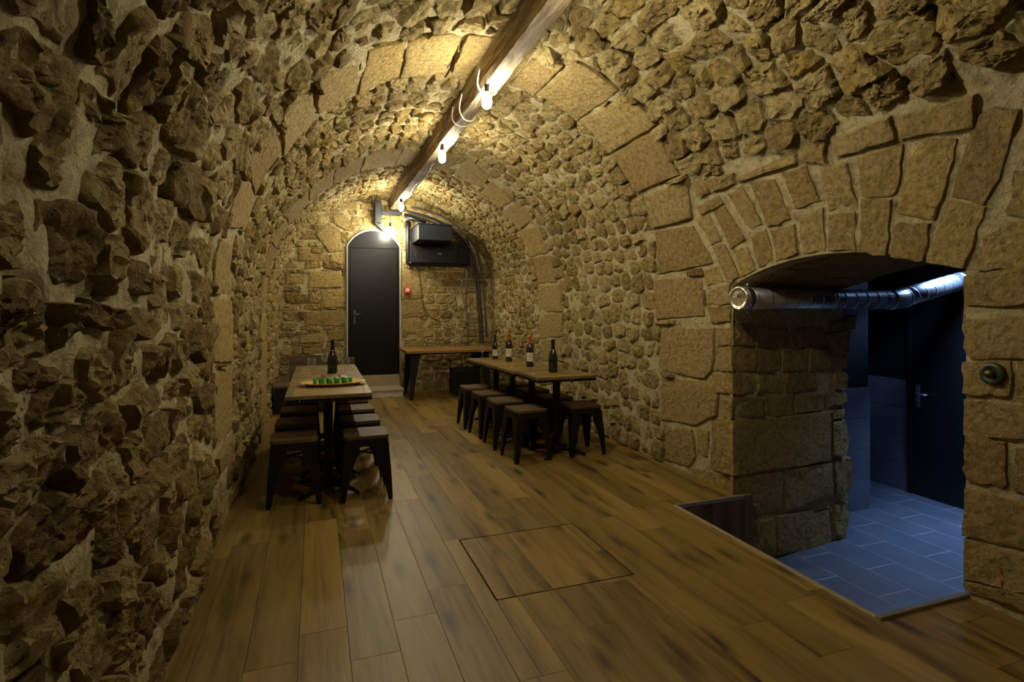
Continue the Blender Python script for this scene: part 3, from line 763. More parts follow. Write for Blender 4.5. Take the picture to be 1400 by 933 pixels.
# vaulted soffit of the opening
class Soffit:
    def to3(s, a, b, h=0.0):       # a = Y, b = X
        t = -0.5*(a-2.45); n = Vector((0, t, -1)).normalized()
        return Vector((b, a, arch_z(a)))+n*h
SO = Soffit()
ys = frange(OY0, OY1, 0.06); vs, fs = [], []
for y in ys:
    for x in (XR, XR+.4, XR+.8, 4.05): vs.append(SO.to3(y, x))
for y in ys: vs.append(Vector((4.05, y, 1.96)))
for i in range(len(ys)-1):
    for j in range(3): k = i*4+j; fs.append((k, k+4, k+5, k+1))
    o = len(ys)*4; fs.append((i*4+3, i*4+7, o+i+1, o+i))
sof = pyd('ceiling_passage', vs, fs, M['mortar']); set_tint(sof.data, [0.1]*len(vs)); struct(sof, 'shallow vaulted soffit of the arched opening')
k = 0; y = OY0
while y < OY1-.05:
    w = min(rnd.uniform(0.13, 0.2), OY1-y); x = XR+0.12
    while x < 4.02:
        l = min(rnd.uniform(0.22, 0.42), 4.04-x); k += 1
        if l > .08: add_stone('soffit_stone', SO, [(y+.006, x+.006), (y+w-.006, x+.006), (y+w-.006, x+l-.006), (y+.006, x+l-.006)], 0.02, M['dressed'], sof, n=12, kind='dressed', rough=.006, base=-.01, seed=2500+k, tint=0.1)  # dark tint puts the soffit's shade into the stone colour
        x += l
    y += w

# ------------------------------------------------------------------ annex room
XA, YA1 = 5.80, 3.78
floor_annex = struct(box('floor_annex', 2.28, XA+.1, 0.6, 4.9, ZT-.08, ZT+.0008, M['grout']), 'slate tiled floor of the sunken annex')
tm = {}
def tile(parent, x0, x1, y0, y1, z0, z1):
    key = (round(x1-x0, 3), round(y1-y0, 3), round(z1-z0, 3), parent is floor_annex)
    if key not in tm:
        bm = bmesh.new(); box_bm(bm, -key[0]/2, key[0]/2, -key[1]/2, key[1]/2, -key[2]/2, key[2]/2, 0.0015)
        bmesh.ops.recalc_face_normals(bm, faces=bm.faces)
        me = bpy.data.meshes.new('tile'); bm.to_mesh(me); bm.free(); me.materials.append(M['floor_tile' if parent is floor_annex else 'tile']); tm[key] = me
    o = bpy.data.objects.new('tile', tm[key]); COL.objects.link(o)
    o.location = Vector(((x0+x1)/2, (y0+y1)/2, (z0+z1)/2))-parent.location; o.parent = parent
TWX, TWY, G = 0.30, 0.60, 0.005
j = 0; x = 2.30
while x < XA:
    y = 0.8-(j % 2)*TWY/2
    while y < 4.8:
        tile(floor_annex, x+G/2, min(x+TWX, XA+.05)-G/2, max(y, .62)+G/2, min(y+TWY, 4.88)-G/2, ZT-.014, ZT+.002); y += TWY
    x += TWX; j += 1
CZ = 1.95
struct(box('ceiling_annex', 4.0, XA+.1, 0.6, 4.9, CZ, CZ+.06, M['annex']), 'dark annex ceiling')
wa = struct(box('wall_annex_partition', 4.0, 4.96, YA1, 4.88, ZT, CZ, M['annex']), 'dark partition tiled to waist height')
wb = struct(box('wall_annex_back', XA, XA+.08, 0.6, 4.9, ZT, CZ, M['annex']), 'dark annex wall with tiled dado beside the door')
struct(box('wall_annex_right', 4.0, XA+.1, 0.54, 0.6, ZT, CZ, M['annex']), 'dark annex side wall')
struct(box('wall_annex_left', 4.9, XA+.1, 4.82, 4.9, ZT, CZ, M['annex']), 'dark annex end wall')
# wall tiles: front and side of the partition, dado beside the annex door
for r in range(4):
    z0, z1 = ZT+.003+r*.29, ZT+.003+r*.29+.286
    xs = [4.0, 4.36, 4.972] if r % 2 == 0 else [4.0, 4.66, 4.972]
    for a, b2 in zip(xs, xs[1:]): tile(wa, a+.002, b2-.002, YA1-.012, YA1-.001, z0, z1)
    for a, b2 in ((YA1, YA1+.5), (YA1+.5, YA1+1.03)): tile(wa, 4.961, 4.973, a+.002, b2-.002, z0, z1)
    yy = [3.965, 4.5, 4.81] if r % 2 else [3.965, 4.2, 4.81]
    for a, b2 in zip(yy, yy[1:]): tile(wb, XA-.012, XA-.001, a+.002, b2-.002, z0, z1)
d2 = thing('door_2', 'black flush door with lever handle in the blue lit annex', 'door', (XA, 3.5, ZT)); del d2['category']; struct(d2)
def P(o, name, x0, x1, y0, y1, z0, z1, m, bev=0.0): return box(name, x0, x1, y0, y1, z0, z1, m, o, bev)
P(d2, 'leaf', -.028, -.002, -.42, .42, .01, 2.02, M['door_annex'], .003)
P(d2, 'frame', -.04, -.001, .425, .465, 0, 2.06, M['annex'], .003); P(d2, 'frame', -.04, -.001, -.465, -.425, 0, 2.06, M['annex'], .003)
P(d2, 'frame', -.04, -.001, -.425, .425, 2.022, 2.06, M['annex'], .003)
hp = P(d2, 'handle_plate', -.038, -.028, .34, .385, .90, 1.13, M['chrome'], .004)
tube('lever', [(-.038, .362, 1.04), (-.075, .362, 1.04), (-.082, .345, 1.04), (-.082, .24, 1.04)], .009, M['chrome'], hp)
lathe('keyhole', [(.012, 0), (.012, .004)], M['black'], hp, (-.042, .362, .95), 10)
lamp = thing('annex_lamp', 'square flat lamp on the annex ceiling', 'lamp', (5.3, 3.16, CZ))
P(lamp, 'housing', -.23, .23, -.155, .155, -.03, -.001, M['annex'], .004); P(lamp, 'diffuser', -.2, .2, -.125, .125, -.036, -.0305, M['annex_lamp'])

# galvanised duct
duct = thing('ventilation_duct', 'galvanised spiral ventilation duct under the arched opening', 'duct', (2.855, 3.11, 1.43))
D0, D1, D2 = Vector((2.855, 3.11, 1.43)), Vector((4.62, 3.27, 1.43)), Vector((5.79, 3.40, 1.645))
rd = 0.078
def run(name, a, b2, n_seam, cut0=0.0):
    a, b2 = a-D0, b2-D0; o = tube(name, [a, b2], rd, M['galv'], duct, 28)
    ax = (b2-a).normalized(); L = (b2-a).length
    for i in range(n_seam):
        p = a+ax*(L*(i+.5)/n_seam); w = ax.orthogonal().normalized()
        tilt = (ax+Vector((0, 0, 1))*0.12).normalized()
        tube('seam', [p-tilt*.005, p+tilt*.005], rd+.0035, M['galv'], o, 28)
    return o
run('duct_run', D0, D1, 13); run('duct_run', D1, D2, 9)
eb = D1-D0; ea = (D0-D1).normalized(); ec = (D2-D1).normalized()
el = tube('elbow', [eb+ea*.10, eb+ea*.035, eb+ec*.035, eb+ec*.10], rd+.005, M['galv'], duct, 28)
el.data.set_sharp_from_angle(angle=0.1)
for q_ in (ea*.10, ec*.10): tube('collar', [eb+q_-q_.normalized()*.008, eb+q_+q_.normalized()*.008], rd+.009, M['galv'], el, 28)
ax = (D1-D0).normalized()
cap = tube('end_cap', [-ax*.035, ax*.03], rd+.008, M['galv'], duct, 28)
q = ax.to_track_quat('Z', 'Y')
def orient(o, loc): o.rotation_mode = 'QUATERNION'; o.rotation_quaternion = (-ax).to_track_quat('Z', 'Y'); o.location = loc
disc = lathe('cap_disc', [(0.0, .004), (.02, .008), (.05, .005), (.066, .010), (.072, .016), (.084, .014), (.086, .0)], M['cap'], duct, None, 28, caps=False); orient(disc, -ax*.037)
for i in range(7):
    a_ = -1.3+i*2.6/6; tube('cap_glint', [(0.012*sin(a_), 0.012*cos(a_), .008), (.06*sin(a_), .06*cos(a_), .010)], .0022, M['cap'], disc, 5)  # thin bars modelled in place of reflection streaks on the cap
for sgn in (-1, 1): tube('mounting_lug', [Vector((0.04, 0, sgn*(rd+.006))), Vector((.04, 0, sgn*(rd+.03)))], .008, M['galv'], duct)
tube('clamp', [(D1-D0)*.52-ax*.012, (D1-D0)*.52+ax*.012], rd+.005, M['galv'], duct, 28)
tube('hanger_rod', [(D1-D0)*.52+Vector((0, 0, rd)), (D1-D0)*.52+Vector((0, 0, .19))], .006, M['galv'], duct)

# bronze disc on the pier
pd = VA.pix(1362, 511); p3 = VA.to3(*pd, 0.03)
bz_ = thing('bronze_wall_fitting', 'round green bronze fitting with a knob on the stone pier', 'wall fitting', p3)
b1 = lathe('rosette', [(.050, -.02), (.050, .004), (.046, .010), (.030, .013), (.028, .010), (0, .010)], M['bronze'], bz_, None, 24)
b2_ = lathe('knob', [(.016, .01), (.02, .022), (.016, .03), (0, .033)], M['brass_knob'], bz_, None, 18)
for o in (b1, b2_): o.rotation_euler = (0, -pi/2, 0)
for i, (u, v, w, hgt) in enumerate([(1371, 664, 2.4, 7), (1372, 780, 2.2, 8), (1373, 797, 2.4, 10), (1374, 812, 2, 5)]):
    c0 = VA.pix(u, v); poly = [VA.pix(u+a*w/2, v+b2*hgt/2) for a, b2 in ((-1, -1), (1, -.8), (.7, 1), (-.8, .8))]
    add_stone('red_mark', VA, poly, 0.0225, M['red_paint'], wall_right, n=10, rough=.001, base=.012, seed=70+i, kind='dressed')

# ------------------------------------------------------------------ wooden floor
PX0, PX1, PY0, PY1 = 2.335, XR+.06, 1.735, 3.175       # sunken landing cut out of the floor
HX0, HX1, HY0, HY1 = 0.80, 1.53, 2.44, 3.135           # hatch
floor = struct(pyd('floor', [(XL-.05, YF, -.022), (PX0, YF, -.022), (PX0, YB+.05, -.022), (XL-.05, YB+.05, -.022),
    (PX0, YF, -.022), (XR+.05, YF, -.022), (XR+.05, PY0, -.022), (PX0, PY0, -.022),
    (PX0, PY1, -.022), (XR+.05, PY1, -.022), (XR+.05, YB+.05, -.022), (PX0, YB+.05, -.022)],
    [(0, 1, 2, 3), (4, 5, 6, 7), (8, 9, 10, 11)], M['blackbox']), 'warm brown oak plank floor')
hatch = thing('floor_hatch', 'square oak hatch cut flush into the plank floor', 'hatch', ((HX0+HX1)/2, (HY0+HY1)/2, -.02))
def plank(x0, x1, y0, y1, parent=floor):
    g = 0.0008; bm = bmesh.new(); c = Vector(((x0+x1)/2, (y0+y1)/2, -.01))
    box_bm(bm, x0-c.x+g, x1-c.x-g, y0-c.y+g, y1-c.y-g, -.012 if parent is floor else -.009, .01, 0.0008)
    bmo('plank', bm, M['floor'], parent, c-parent.location)
def minus(r, c):
    x0, x1, y0, y1 = r; a0, a1, b0, b1 = c
    if x1 <= a0 or x0 >= a1 or y1 <= b0 or y0 >= b1: return [r], None
    out = []; i = (max(x0, a0), min(x1, a1), max(y0, b0), min(y1, b1))
    if x0 < i[0]: out.append((x0, i[0], y0, y1))
    if x1 > i[1]: out.append((i[1], x1, y0, y1))
    if y0 < i[2]: out.append((i[0], i[1], y0, i[2]))
    if y1 > i[3]: out.append((i[0], i[1], i[3], y1))
    return out, i
PW = 0.192; x = XL-.08; rf = random.Random(5)
while x < XR+.03:
    y = YF+rf.uniform(-1.2, 0)
    while y < YB:
        L = 1.28; y0, y1 = max(y, YF), min(y+L, YB+.03)
        if y1 > YF+.02:
            ps, _ = minus((x, x+PW, y0, y1), (PX0, 9, PY0, PY1))
            for p in ps:
                qs, ins = minus(p, (HX0-.007, HX1+.007, HY0-.007, HY1+.007))
                for q in qs:
                    if q[1]-q[0] > .004 and q[3]-q[2] > .01: plank(*q)
                if ins and ins[1]-ins[0] > .008: plank(max(ins[0], HX0), min(ins[1], HX1), max(ins[2], HY0), min(ins[3], HY1), hatch)
        y += L
    x += PW
# landing risers and edge trims
rz = struct(box('wall_landing_riser', PX0, XR+.10, PY1, PY1+.02, ZT, -.003, M['riser']), 'dark wood riser of the sunken landing')
struct(box('wall_landing_side', PX0-.02, PX0-.002, PY0-.02, PY1+.02, ZT, -.025, M['riser']), 'dark wood side of the sunken landing')
struct(box('wall_landing_front', PX0, XR+.15, PY0-.02, PY0-.002, ZT, -.025, M['riser']), 'dark wood front of the sunken landing')
struct(box('trim_1', PX0-.018, PX0+.008, PY0-.002, PY1+.012, -.02, .007, M['trim'], None, .003), 'brass coloured edge strip along the landing')
struct(box('trim_2', PX0-.018, XR+.03, PY0-.028, PY0-.002, -.02, .016, M['trim_grey'], None, .003), 'grey edge strip by the stone pier')
struct(box('trim_3', PX0+.01, XR+.02, PY1-.004, PY1+.014, -.02, .006, M['trim_grey'], None, .002), 'grey edge strip over the dark riser')

# ------------------------------------------------------------------ end wall door, step
d1 = thing('door_1', 'black door with arched top panel in the end wall', 'door', ((DX0+DX1)/2, YB, 0)); del d1['category']; struct(d1)
hw = (DX1-DX0)/2; yf = -.045
P(d1, 'leaf', -hw+.035, hw-.035, yf-.012, yf+.02, DZ0, DZ1-.03, M['door'], .004)
for sx in (-1, 1): P(d1, 'frame', min(sx*hw, sx*(hw-.034)), max(sx*hw, sx*(hw-.034)), yf-.022, yf+.03, DZ0, DZ1, M['door'], .004)
P(d1, 'frame', -hw+.034, hw-.034, yf-.022, yf+.03, DZ1-.029, DZ1, M['door'], .004)
def arch_pts(w, z0, rise, n=18):
    rr = (w*w+rise*rise)/(2*rise); a = math.asin(min(1, w/rr)); 
    return [(rr*sin(-a+2*a*i/n), z0+rise-rr+rr*cos(-a+2*a*i/n)) for i in range(n+1)]
ap = arch_pts(hw, DZ1, .25)
vs = [(x, yf-.016, z) for x, z in ap]+[(x, yf+.03, z) for x, z in ap]; n = len(ap)
fs = [tuple(range(n)), tuple(range(2*n-1, n-1, -1))]+[(i, i+n, i+n+1, i+1) for i in range(n-1)]+[(n-1, 2*n-1, n, 0)]
pyd('arched_panel', vs, fs, M['door'], d1)
ol = [(-hw-.008, .0)]+[(-hw-.008, z) for z in (0.6, 1.2, 1.8)]+arch_pts(hw+.01, DZ1, .262)+[(hw+.008, z) for z in (1.8, 1.2, .6, 0.0)]
tube('plaster_seal', [(x, yf-.004, max(z, DZ0-.28)) for x, z in ol], .015, M['white_seal'], d1, 6)
hd = P(d1, 'handle_plate', -hw+.085, -hw+.12, yf-.02, yf-.012, 1.10, 1.32, M['handle'], .003)
tube('lever', [(-hw+.1, yf-.02, 1.25), (-hw+.1, yf-.055, 1.25), (-hw+.115, yf-.06, 1.25), (-hw+.22, yf-.06, 1.25)], .009, M['handle'], hd)
P(d1, 'concrete_sill', -hw, hw, yf-.02, yf+.03, 0.0, DZ0-.004, M['concrete'], .003)
step = thing('door_step', 'low concrete step with pale tiled riser below the black door', 'step', (.72, 8.73, 0))
P(step, 'tread', -.30, .56, -.27, .20, .075, .115, M['concrete'], .006)
for i in range(6): P(step, 'tile', -.29+i*.139, -.29+i*.139+.135, -.262, -.25, .002, .073, M['white_seal'], .001)
P(step, 'core', -.288, .54, -.249, .20, .002, .074, M['concrete'])

# ------------------------------------------------------------------ beam with light string
BY0, BY1, BZ0 = YF+.02, 8.93, 2.93
def bx_at(y): return (CX-.052, CX+.062)
vs, fs = [], []; ys = frange(BY0, BY1, .07); per = 5
for y in ys:
    xa, xb = bx_at(y); ring = []
    for i in range(per): t = i/(per-1); ring.append((xa+(xb-xa)*t, BZ0))
    for i in range(1, per): t = i/(per-1); ring.append((xb, BZ0+.25*t))
    for i in range(1, per): t = i/(per-1); ring.append((xb-(xb-xa)*t, BZ0+.25))
    for i in range(1, per-1): t = i/(per-1); ring.append((xa, BZ0+.25*(1-t)))
    for x, z in ring:
        q = Vector((x*7, y*1.4, z*7)); q2 = Vector((x*22, y*7, z*22))
        vs.append((x+.014*noise.noise(q)+.006*noise.noise(q2), y, z+.014*noise.noise(q+Vector((5, 1, 9)))+.008*noise.noise(q2+Vector((3, 3, 3)))))
m_ = len(ring)
for i in range(len(ys)-1):
    for k in range(m_): r_ = (k+1) % m_; fs.append((i*m_+k, (i+1)*m_+k, (i+1)*m_+r_, i*m_+r_))
fs.append(tuple(range(m_))); fs.append(tuple(range((len(ys)-1)*m_+m_-1, (len(ys)-1)*m_-1, -1)))
beam = tag(pyd('ceiling_beam', vs, fs, M['beam']), 'old rough timber beam running along the crown of the vault', 'beam')
def bulb(x, y, z, ztop, label):
    t = thing('bulb_pendant', label, 'light bulb', (x, y, z), group='bare bulbs strung along the beam')
    lathe('glass_bulb', [(0.0, -.075), (.014, -.072), (.026, -.060), (.033, -.040), (.034, -.022), (.030, .004), (.021, .028), (.015, .042)], M['bulb'], t, None, 14)
    lathe('socket', [(.017, .038), (.019, .046), (.019, .088), (.012, .102), (.005, .106)], M['black'], t, None, 14)
    tube('cord', [(0, 0, .1), (.006, .0, (ztop-z)*.7+.03), (.0, 0, ztop-z+.005)], .0035, M['cable'], t, 6)
    return t
bulb(1.13, 3.68, 2.835, BZ0, 'lit bare bulb hanging from the beam over the tray end of the tables')
bulb(1.143, 5.18, 2.83, BZ0, 'lit bare bulb hanging halfway along the beam')
bulb(1.157, 7.95, 2.825, BZ0, 'lit bare bulb tight under the far end of the beam')
bulb(1.085, 8.62, 2.57, BZ0, 'lit bare bulb hanging low in front of the black arched door')
bulb(1.13, 2.10, 2.835, BZ0, 'unseen bare bulb added on the beam over the floor hatch to brighten the near end')  # added out of view, brightens the near floor and walls
# white flex wound round the beam
def loop(y0, y1, sag, nm, lab):
    xa, xb = bx_at(y0)
    pts = [(xa-.02, y0, BZ0+.14), (xa-.03, y0+(y1-y0)*.25, BZ0+.03), (xa+.02, y0+(y1-y0)*.5, BZ0-sag), (xb-.02, y0+(y1-y0)*.75, BZ0-sag*.8), (xb+.022, y1, BZ0+.03), (xb+.025, y1+.02, BZ0+.16)]
    tag(tube(nm, spline(pts, 5), .0055, M['cable_white'], None, 6), lab, 'cable', 'white cables around the beam')
loop(3.75, 3.82, .022, 'lamp_cable', 'white cable looped round the beam beside the bulb over the tray tables')
loop(4.25, 4.42, .03, 'lamp_cable', 'white cable looped round the beam between two bulbs')
loop(4.55, 4.50, .025, 'lamp_cable', 'double white cable tie wound tight round the beam')
tag(tube('lamp_cable', spline([(CX+.04+.02*sin(i*1.7), 4.75+i*.35, BZ0-.014-.006*cos(i*2.3)) for i in range(12)], 4), .005, M['cable'], None, 6), 'dark lamp cable running along the underside of the beam', 'cable')

# ------------------------------------------------------------------ things on the end wall
br = thing('steel_bracket', 'dark blue steel bracket bearing the beam end above the door', 'bracket', (.93, 8.9, 2.7))
P(br, 'side_plate', -.05, .05, -.06, .08, .0, .34, M['steel_dark'], .006)
P(br, 'bearing_arm', .05, .36, -.05, .07, .14, .205, M['steel_dark'], .006)
bm = bmesh.new(); vv = [bm.verts.new(p) for p in [(-.05, -.05, 0), (.05, -.05, -.02), (.13, -.05, -.12), (.09, -.05, -.14), (-.02, -.05, -.04), (-.05, .05, 0), (.05, .05, -.02), (.13, .05, -.12), (.09, .05, -.14), (-.02, .05, -.04)]]
bm.faces.new(vv[:5]); bm.faces.new(vv[9:4:-1])
for i in range(5): bm.faces.new((vv[i], vv[i+5], vv[(i+1) % 5+5], vv[(i+1) % 5]))
bmo('strut', bm, M['steel_dark'], br)
ac = thing('wall_unit', 'black boxy air unit in a steel frame beside the arched door', 'air unit', (1.37, 8.9, 2.05))
fp = [(.03, 0, .72), (.03, 0, .08), (.036, 0, .05), (.055, 0, .032), (.09, 0, .03), (1.05, 0, .03)]
tube('frame', spline(fp, 4), .034, M['steel_dark'], ac, 8)
P(ac, 'back_panel', .06, 1.06, -.02, .05, .05, .40, M['blackbox'], .01)
P(ac, 'lower_lip', .08, 1.05, -.09, .0, .035, .075, M['blackbox'], .008)
P(ac, 'side_panel', .86, .90, -.06, .0, .08, .36, M['blackbox'], .005)
bx_ = P(ac, 'upper_box', .09, .62, -.62, .05, .34, .575, M['steel_dark'], .008)
P(ac, 'box_lid', .08, .63, -.63, .05, .577, .592, M['steel_dark'], .003)
P(ac, 'indicator_strip', .52, .58, -.026, -.0205, .19, .197, M['white'])
arm = tube('diagonal_arm', [(-.04, -.1, .78), (.30, -.12, .68)], .035, M['steel_dark'], ac, 4)
al = thing('fire_alarm', 'small red fire alarm call point beside the black door', 'alarm', (1.40, 8.955, 1.64))
P(al, 'case', -.05, .05, -.045, 0.0, -.05, .05, M['red'], .006)
P(al, 'glass_panel', -.03, .03, -.05, -.044, -.018, .026, M['white'], .002)
P(al, 'test_mark', -.006, .006, -.052, -.0495, -.006, .012, M['print'])
def cable(nm, pts, r, m, lab, cat='cable', grp=None, k=6): return tag(tube(nm, spline(pts, k), r, M[m], None, 8), lab, cat, grp)
def bw(u, v, y): d = ray(u, v); t = y/d.y; return Vector((t*d.x, y, HC+t*d.z))
cable('wall_cable', [bw(u, v, 8.86) for u, v in [(568, 345), (571, 365), (575, 385), (577, 410), (582, 425), (592, 436), (604, 440), (614, 438), (622, 428), (624, 415), (622, 405)]], .007, 'cable', 'thin black cable hanging in a loop below the air unit')
cable('wall_cable', [bw(u, v, 8.90) for u, v in [(636, 362), (634, 378), (632, 395), (635, 415), (637, 440), (632, 458), (629, 478)]], .007, 'cable_purple', 'purple grey cable wandering down the stone wall')
cable('wall_cable', [bw(u, v, 8.88) for u, v in [(641, 358), (639, 380), (637, 410), (640, 440), (640, 482)]], .011, 'cable_brown', 'straight dark red conduit dropping to the console')
cable('wall_cable', [bw(u, v, 8.87) for u, v in [(642, 372), (640, 395), (643, 420), (642, 445), (644, 452)]], .005, 'cable_purple', 'short purple wire twisted beside the conduit')
for i, (dx, r, m, lab) in enumerate([(0, .022, 'cable', 'thick black pipe curving down the vault corner'), (7, .017, 'cable_brown', 'brown pipe curving beside the thick black pipe'), (-4, .013, 'cable', 'thin black hose on the inside of the pipe bend')]):
    cable('curved_pipe', [bw(u+dx*.8, v-dx*.8, 8.80) for u, v in [(556, 289), (582, 296), (606, 306), (628, 322), (643, 341), (650, 362), (654, 385), (657, 420), (659, 450), (660, 466)]], r, m, lab, 'pipe')

# console table, speaker box, bench
ct = thing('console_table', 'long wooden console on splayed black legs against the end wall', 'table', (1.92, 8.36, 0))
P(ct, 'top', -.68, .70, -.36, .44, .69, .725, M['console'], .004)
P(ct, 'apron', -.58, .62, -.28, .36, .665, .689, M['black'], .002)
def taper_leg(name, a, b, wa, wb, m, parent, da=None, db=None):
    a, b = Vector(a), Vector(b); da = da or wa; db = db or wb
    vs = [a+Vector((x*wa/2, y*da/2, 0)) for x, y in ((-1, -1), (1, -1), (1, 1), (-1, 1))]+[b+Vector((x*wb/2, y*db/2, 0)) for x, y in ((-1, -1), (1, -1), (1, 1), (-1, 1))]
    return pyd(name, vs, [(3, 2, 1, 0), (4, 5, 6, 7)]+[(i, (i+1) % 4, (i+1) % 4+4, i+4) for i in range(4)], m, parent)
for sx in (-1, 1):
    taper_leg('leg', (sx*.53, -.22, .665), (sx*.60, -.28, 0), .15, .04, M['black'], ct, .05, .035)
    taper_leg('leg', (sx*.53, .26, .665), (sx*.60, .32, 0), .15, .04, M['black'], ct, .05, .035)
sp = thing('speaker_box', 'black speaker box on the floor under the console', 'speaker', (2.22, 8.45, 0))
P(sp, 'cabinet', -.2, .2, -.18, .17, .012, .40, M['blackbox'], .008)
P(sp, 'grille', -.17, .17, -.188, -.1805, .04, .37, M['black'], .003)
for sx in (-.16, .16):
    for sy in (-.14, .14): lathe('foot', [(.018, 0), (.02, .012)], M['black'], sp, (sx, sy, 0), 10)
bn = thing('corner_bench', 'low dark corner bench with wooden back panel behind the tray tables', 'bench', (-.10, 8.0, 0))
P(bn, 'seat_box', -.40, .30, -.42, .05, .0, .33, M['blackbox'], .006)
P(bn, 'seat_board', -.41, .31, -.43, .06, .331, .36, M['bench'], .004)
P(bn, 'back_panel', -.24, .24, .07, .11, .0, .70, M['bench'], .004)
P(bn, 'top_rail', .245, .62, .07, .11, .56, .66, M['bench'], .004); P(bn, 'end_post', .58, .62, .07, .11, .0, .559, M['bench'], .004)

# ------------------------------------------------------------------ tables
def make_table(dep):
    t = thing('bistro_table', 'x', 'table')
    w = .59; e = .03
    n = 3
    for i in range(n):
        y0 = -dep/2+e+(dep-2*e)*i/n; P(t, 'tabletop_board', -w/2+.05, w/2-.05, y0+.0008, y0+(dep-2*e)/n-.0008, .722, .748, M['table_top'], .0015)
    for s in (-1, 1): P(t, 'tabletop_end', min(s*w/2, s*(w/2-.049)), max(s*w/2, s*(w/2-.049)), -dep/2, dep/2, .722, .748, M['table_border'], .002)
    for s in (-1, 1): P(t, 'edge_board', -w/2+.05, w/2-.05, min(s*dep/2, s*(dep/2-e+.001)), max(s*dep/2, s*(dep/2-e+.001)), .722, .748, M['table_border'], .002)
    P(t, 'under_frame', -w/2+.004, w/2-.004, -dep/2+.004, dep/2-.004, .698, .7215, M['black'], .002)
    P(t, 'column', -.028, .028, -.028, .028, .05, .697, M['black'], .004)
    P(t, 'mounting_plate', -.14, .14, -.14, .14, .688, .6975, M['black'], .001)
    hub = lathe('base_hub', [(.05, .035), (.055, .05), (.05, .068), (.032, .08)], M['black'], t, None, 16)
    for i in range(4):
        a = pi/4+i*pi/2; d = Vector((cos(a), sin(a), 0))
        tube('base_foot', [d*.03+Vector((0, 0, .055)), d*.14+Vector((0, 0, .05)), d*.24+Vector((0, 0, .03)), d*.29+Vector((0, 0, .014))], .02, M['black'], t, 8, rads=[.024, .021, .016, .012])
    for s in (-.2, 0.02): lathe('screw', [(.004, 0), (.004, .002)], M['chrome'], t, (s, -dep/2+.003, .71), 8).rotation_euler = (pi/2, 0, 0)
    return t
DEP = .528
T0 = make_table(DEP-.014); first = True
ORD = ['first', 'second', 'third', 'fourth']
def place(proto, used, loc, rz, label, group):
    o = copy_tree(proto) if used else proto
    o.location = loc; o.rotation_euler = (0, 0, rz); o['label'] = label; o['group'] = group
    return o
used = False
NTL = ['small square bistro table carrying the front half of the yellow tray', 'small square bistro table under the rear edge of the yellow tray',
       'small square bistro table with the lone champagne bottle and glasses', 'small square bistro table next to the corner bench']
for i in range(4):
    place(T0, used, (.095+.003*i, 4.085+DEP*(i+.5), 0), .0, NTL[i], 'bistro tables in two rows'); used = True
NTR = ['small square bistro table with the black champagne bottle, slid out of line', 'small square bistro table with the big red capped bottle',
       'small square bistro table with the smaller red capped bottle', 'small square bistro table with the slim uncapped bottle, next to the console']
RT = []
for i in range(4):
    x = 2.125-.032*i-(0 if i == 0 else .012); y = 4.455+.493*(i+.5)+(.02 if i else 0)
    o = place(T0, True, (x, y, 0), .03, NTR[i], 'bistro tables in two rows'); o.scale = (1, .93, 1); RT.append(o)

# ------------------------------------------------------------------ stools
def make_stool():
    t = thing('metal_stool', 'x', 'stool'); H = .455; w = .155
    bm = bmesh.new(); box_bm(bm, -w, w, -w, w, H-.022, H)
    ve = [e for e in bm.edges if abs(e.verts[0].co.z-e.verts[1].co.z) > .01]
    bmesh.ops.bevel(bm, geom=ve, offset=.035, segments=4, affect='EDGES', profile=.5)
    bmesh.ops.bevel(bm, geom=[e for e in bm.edges if e.verts[0].co.z > H-.001 and e.verts[1].co.z > H-.001], offset=.005, segments=2, affect='EDGES')
    bmo('seat', bm, M['seat'], t)
    bm = bmesh.new(); box_bm(bm, -w+.003, w-.003, -w+.003, w-.003, H-.075, H-.0225)
    ve = [e for e in bm.edges if abs(e.verts[0].co.z-e.verts[1].co.z) > .01]
    bmesh.ops.bevel(bm, geom=ve, offset=.034, segments=4, affect='EDGES', profile=.5)
    for v in bm.verts:
        if v.co.z < H-.07: v.co.x *= 1.035; v.co.y *= 1.035
    bmo('seat_skirt', bm, M['black'], t)
    for sx in (-1, 1):
        for sy in (-1, 1):
            vs, fs = [], []
            prof = [(H-.05, .154, .112), (H-.12, .157, .100), (.22, .168, .066), (.05, .177, .038), (0.0, .178, .032)]
            for z, r, wd in prof:
                c = (sx*r, sy*r)
                # folded sheet: an L-section wrapped round the corner
                th = .010
                L = [(0, 0), (-wd, 0), (-wd, -th), (-th, -th), (-th, -wd), (0, -wd)]
                vs += [(c[0]+sx*a, c[1]+sy*b, z) for a, b in L]
            for j in range(len(prof)-1):
                for k in range(6): q = (k+1) % 6; fs.append((j*6+k, j*6+q, (j+1)*6+q, (j+1)*6+k))
            fs.append(tuple(range(6))); fs.append(tuple(range((len(prof)-1)*6, len(prof)*6)))
            o = pyd('leg', vs, fs, M['black'], t)
            bmx = bmesh.new(); bmx.from_mesh(o.data); bmesh.ops.recalc_face_normals(bmx, faces=bmx.faces); bmx.to_mesh(o.data); bmx.free()
    for k in range(2):
        s = 1 if k else -1
        tube('cross_brace', [(-.155, -.155*s, .30), (0, 0, .305+.014*k), (.155, .155*s, .30)], .007, M['black'], t, 6)
    return t
S0 = make_stool(); used = False
WALLS = {'l': [(-.142, 4.21), (-.145, 4.75), (-.138, 5.31), (-.135, 5.80)], 'r': [(.345, 4.16), (.34, 4.69), (.345, 5.21), (.34, 5.74)]}
for key, txt in (('l', 'wall side of the tray tables'), ('r', 'aisle side of the tray tables')):
    for i, (x, y) in enumerate(WALLS[key]):
        place(S0, used, (x, y, 0), rnd.uniform(-.04, .04), f'black metal stool, {txt}, {ORD[3-i]} from the corner bench', 'metal stools at the tables'); used = True
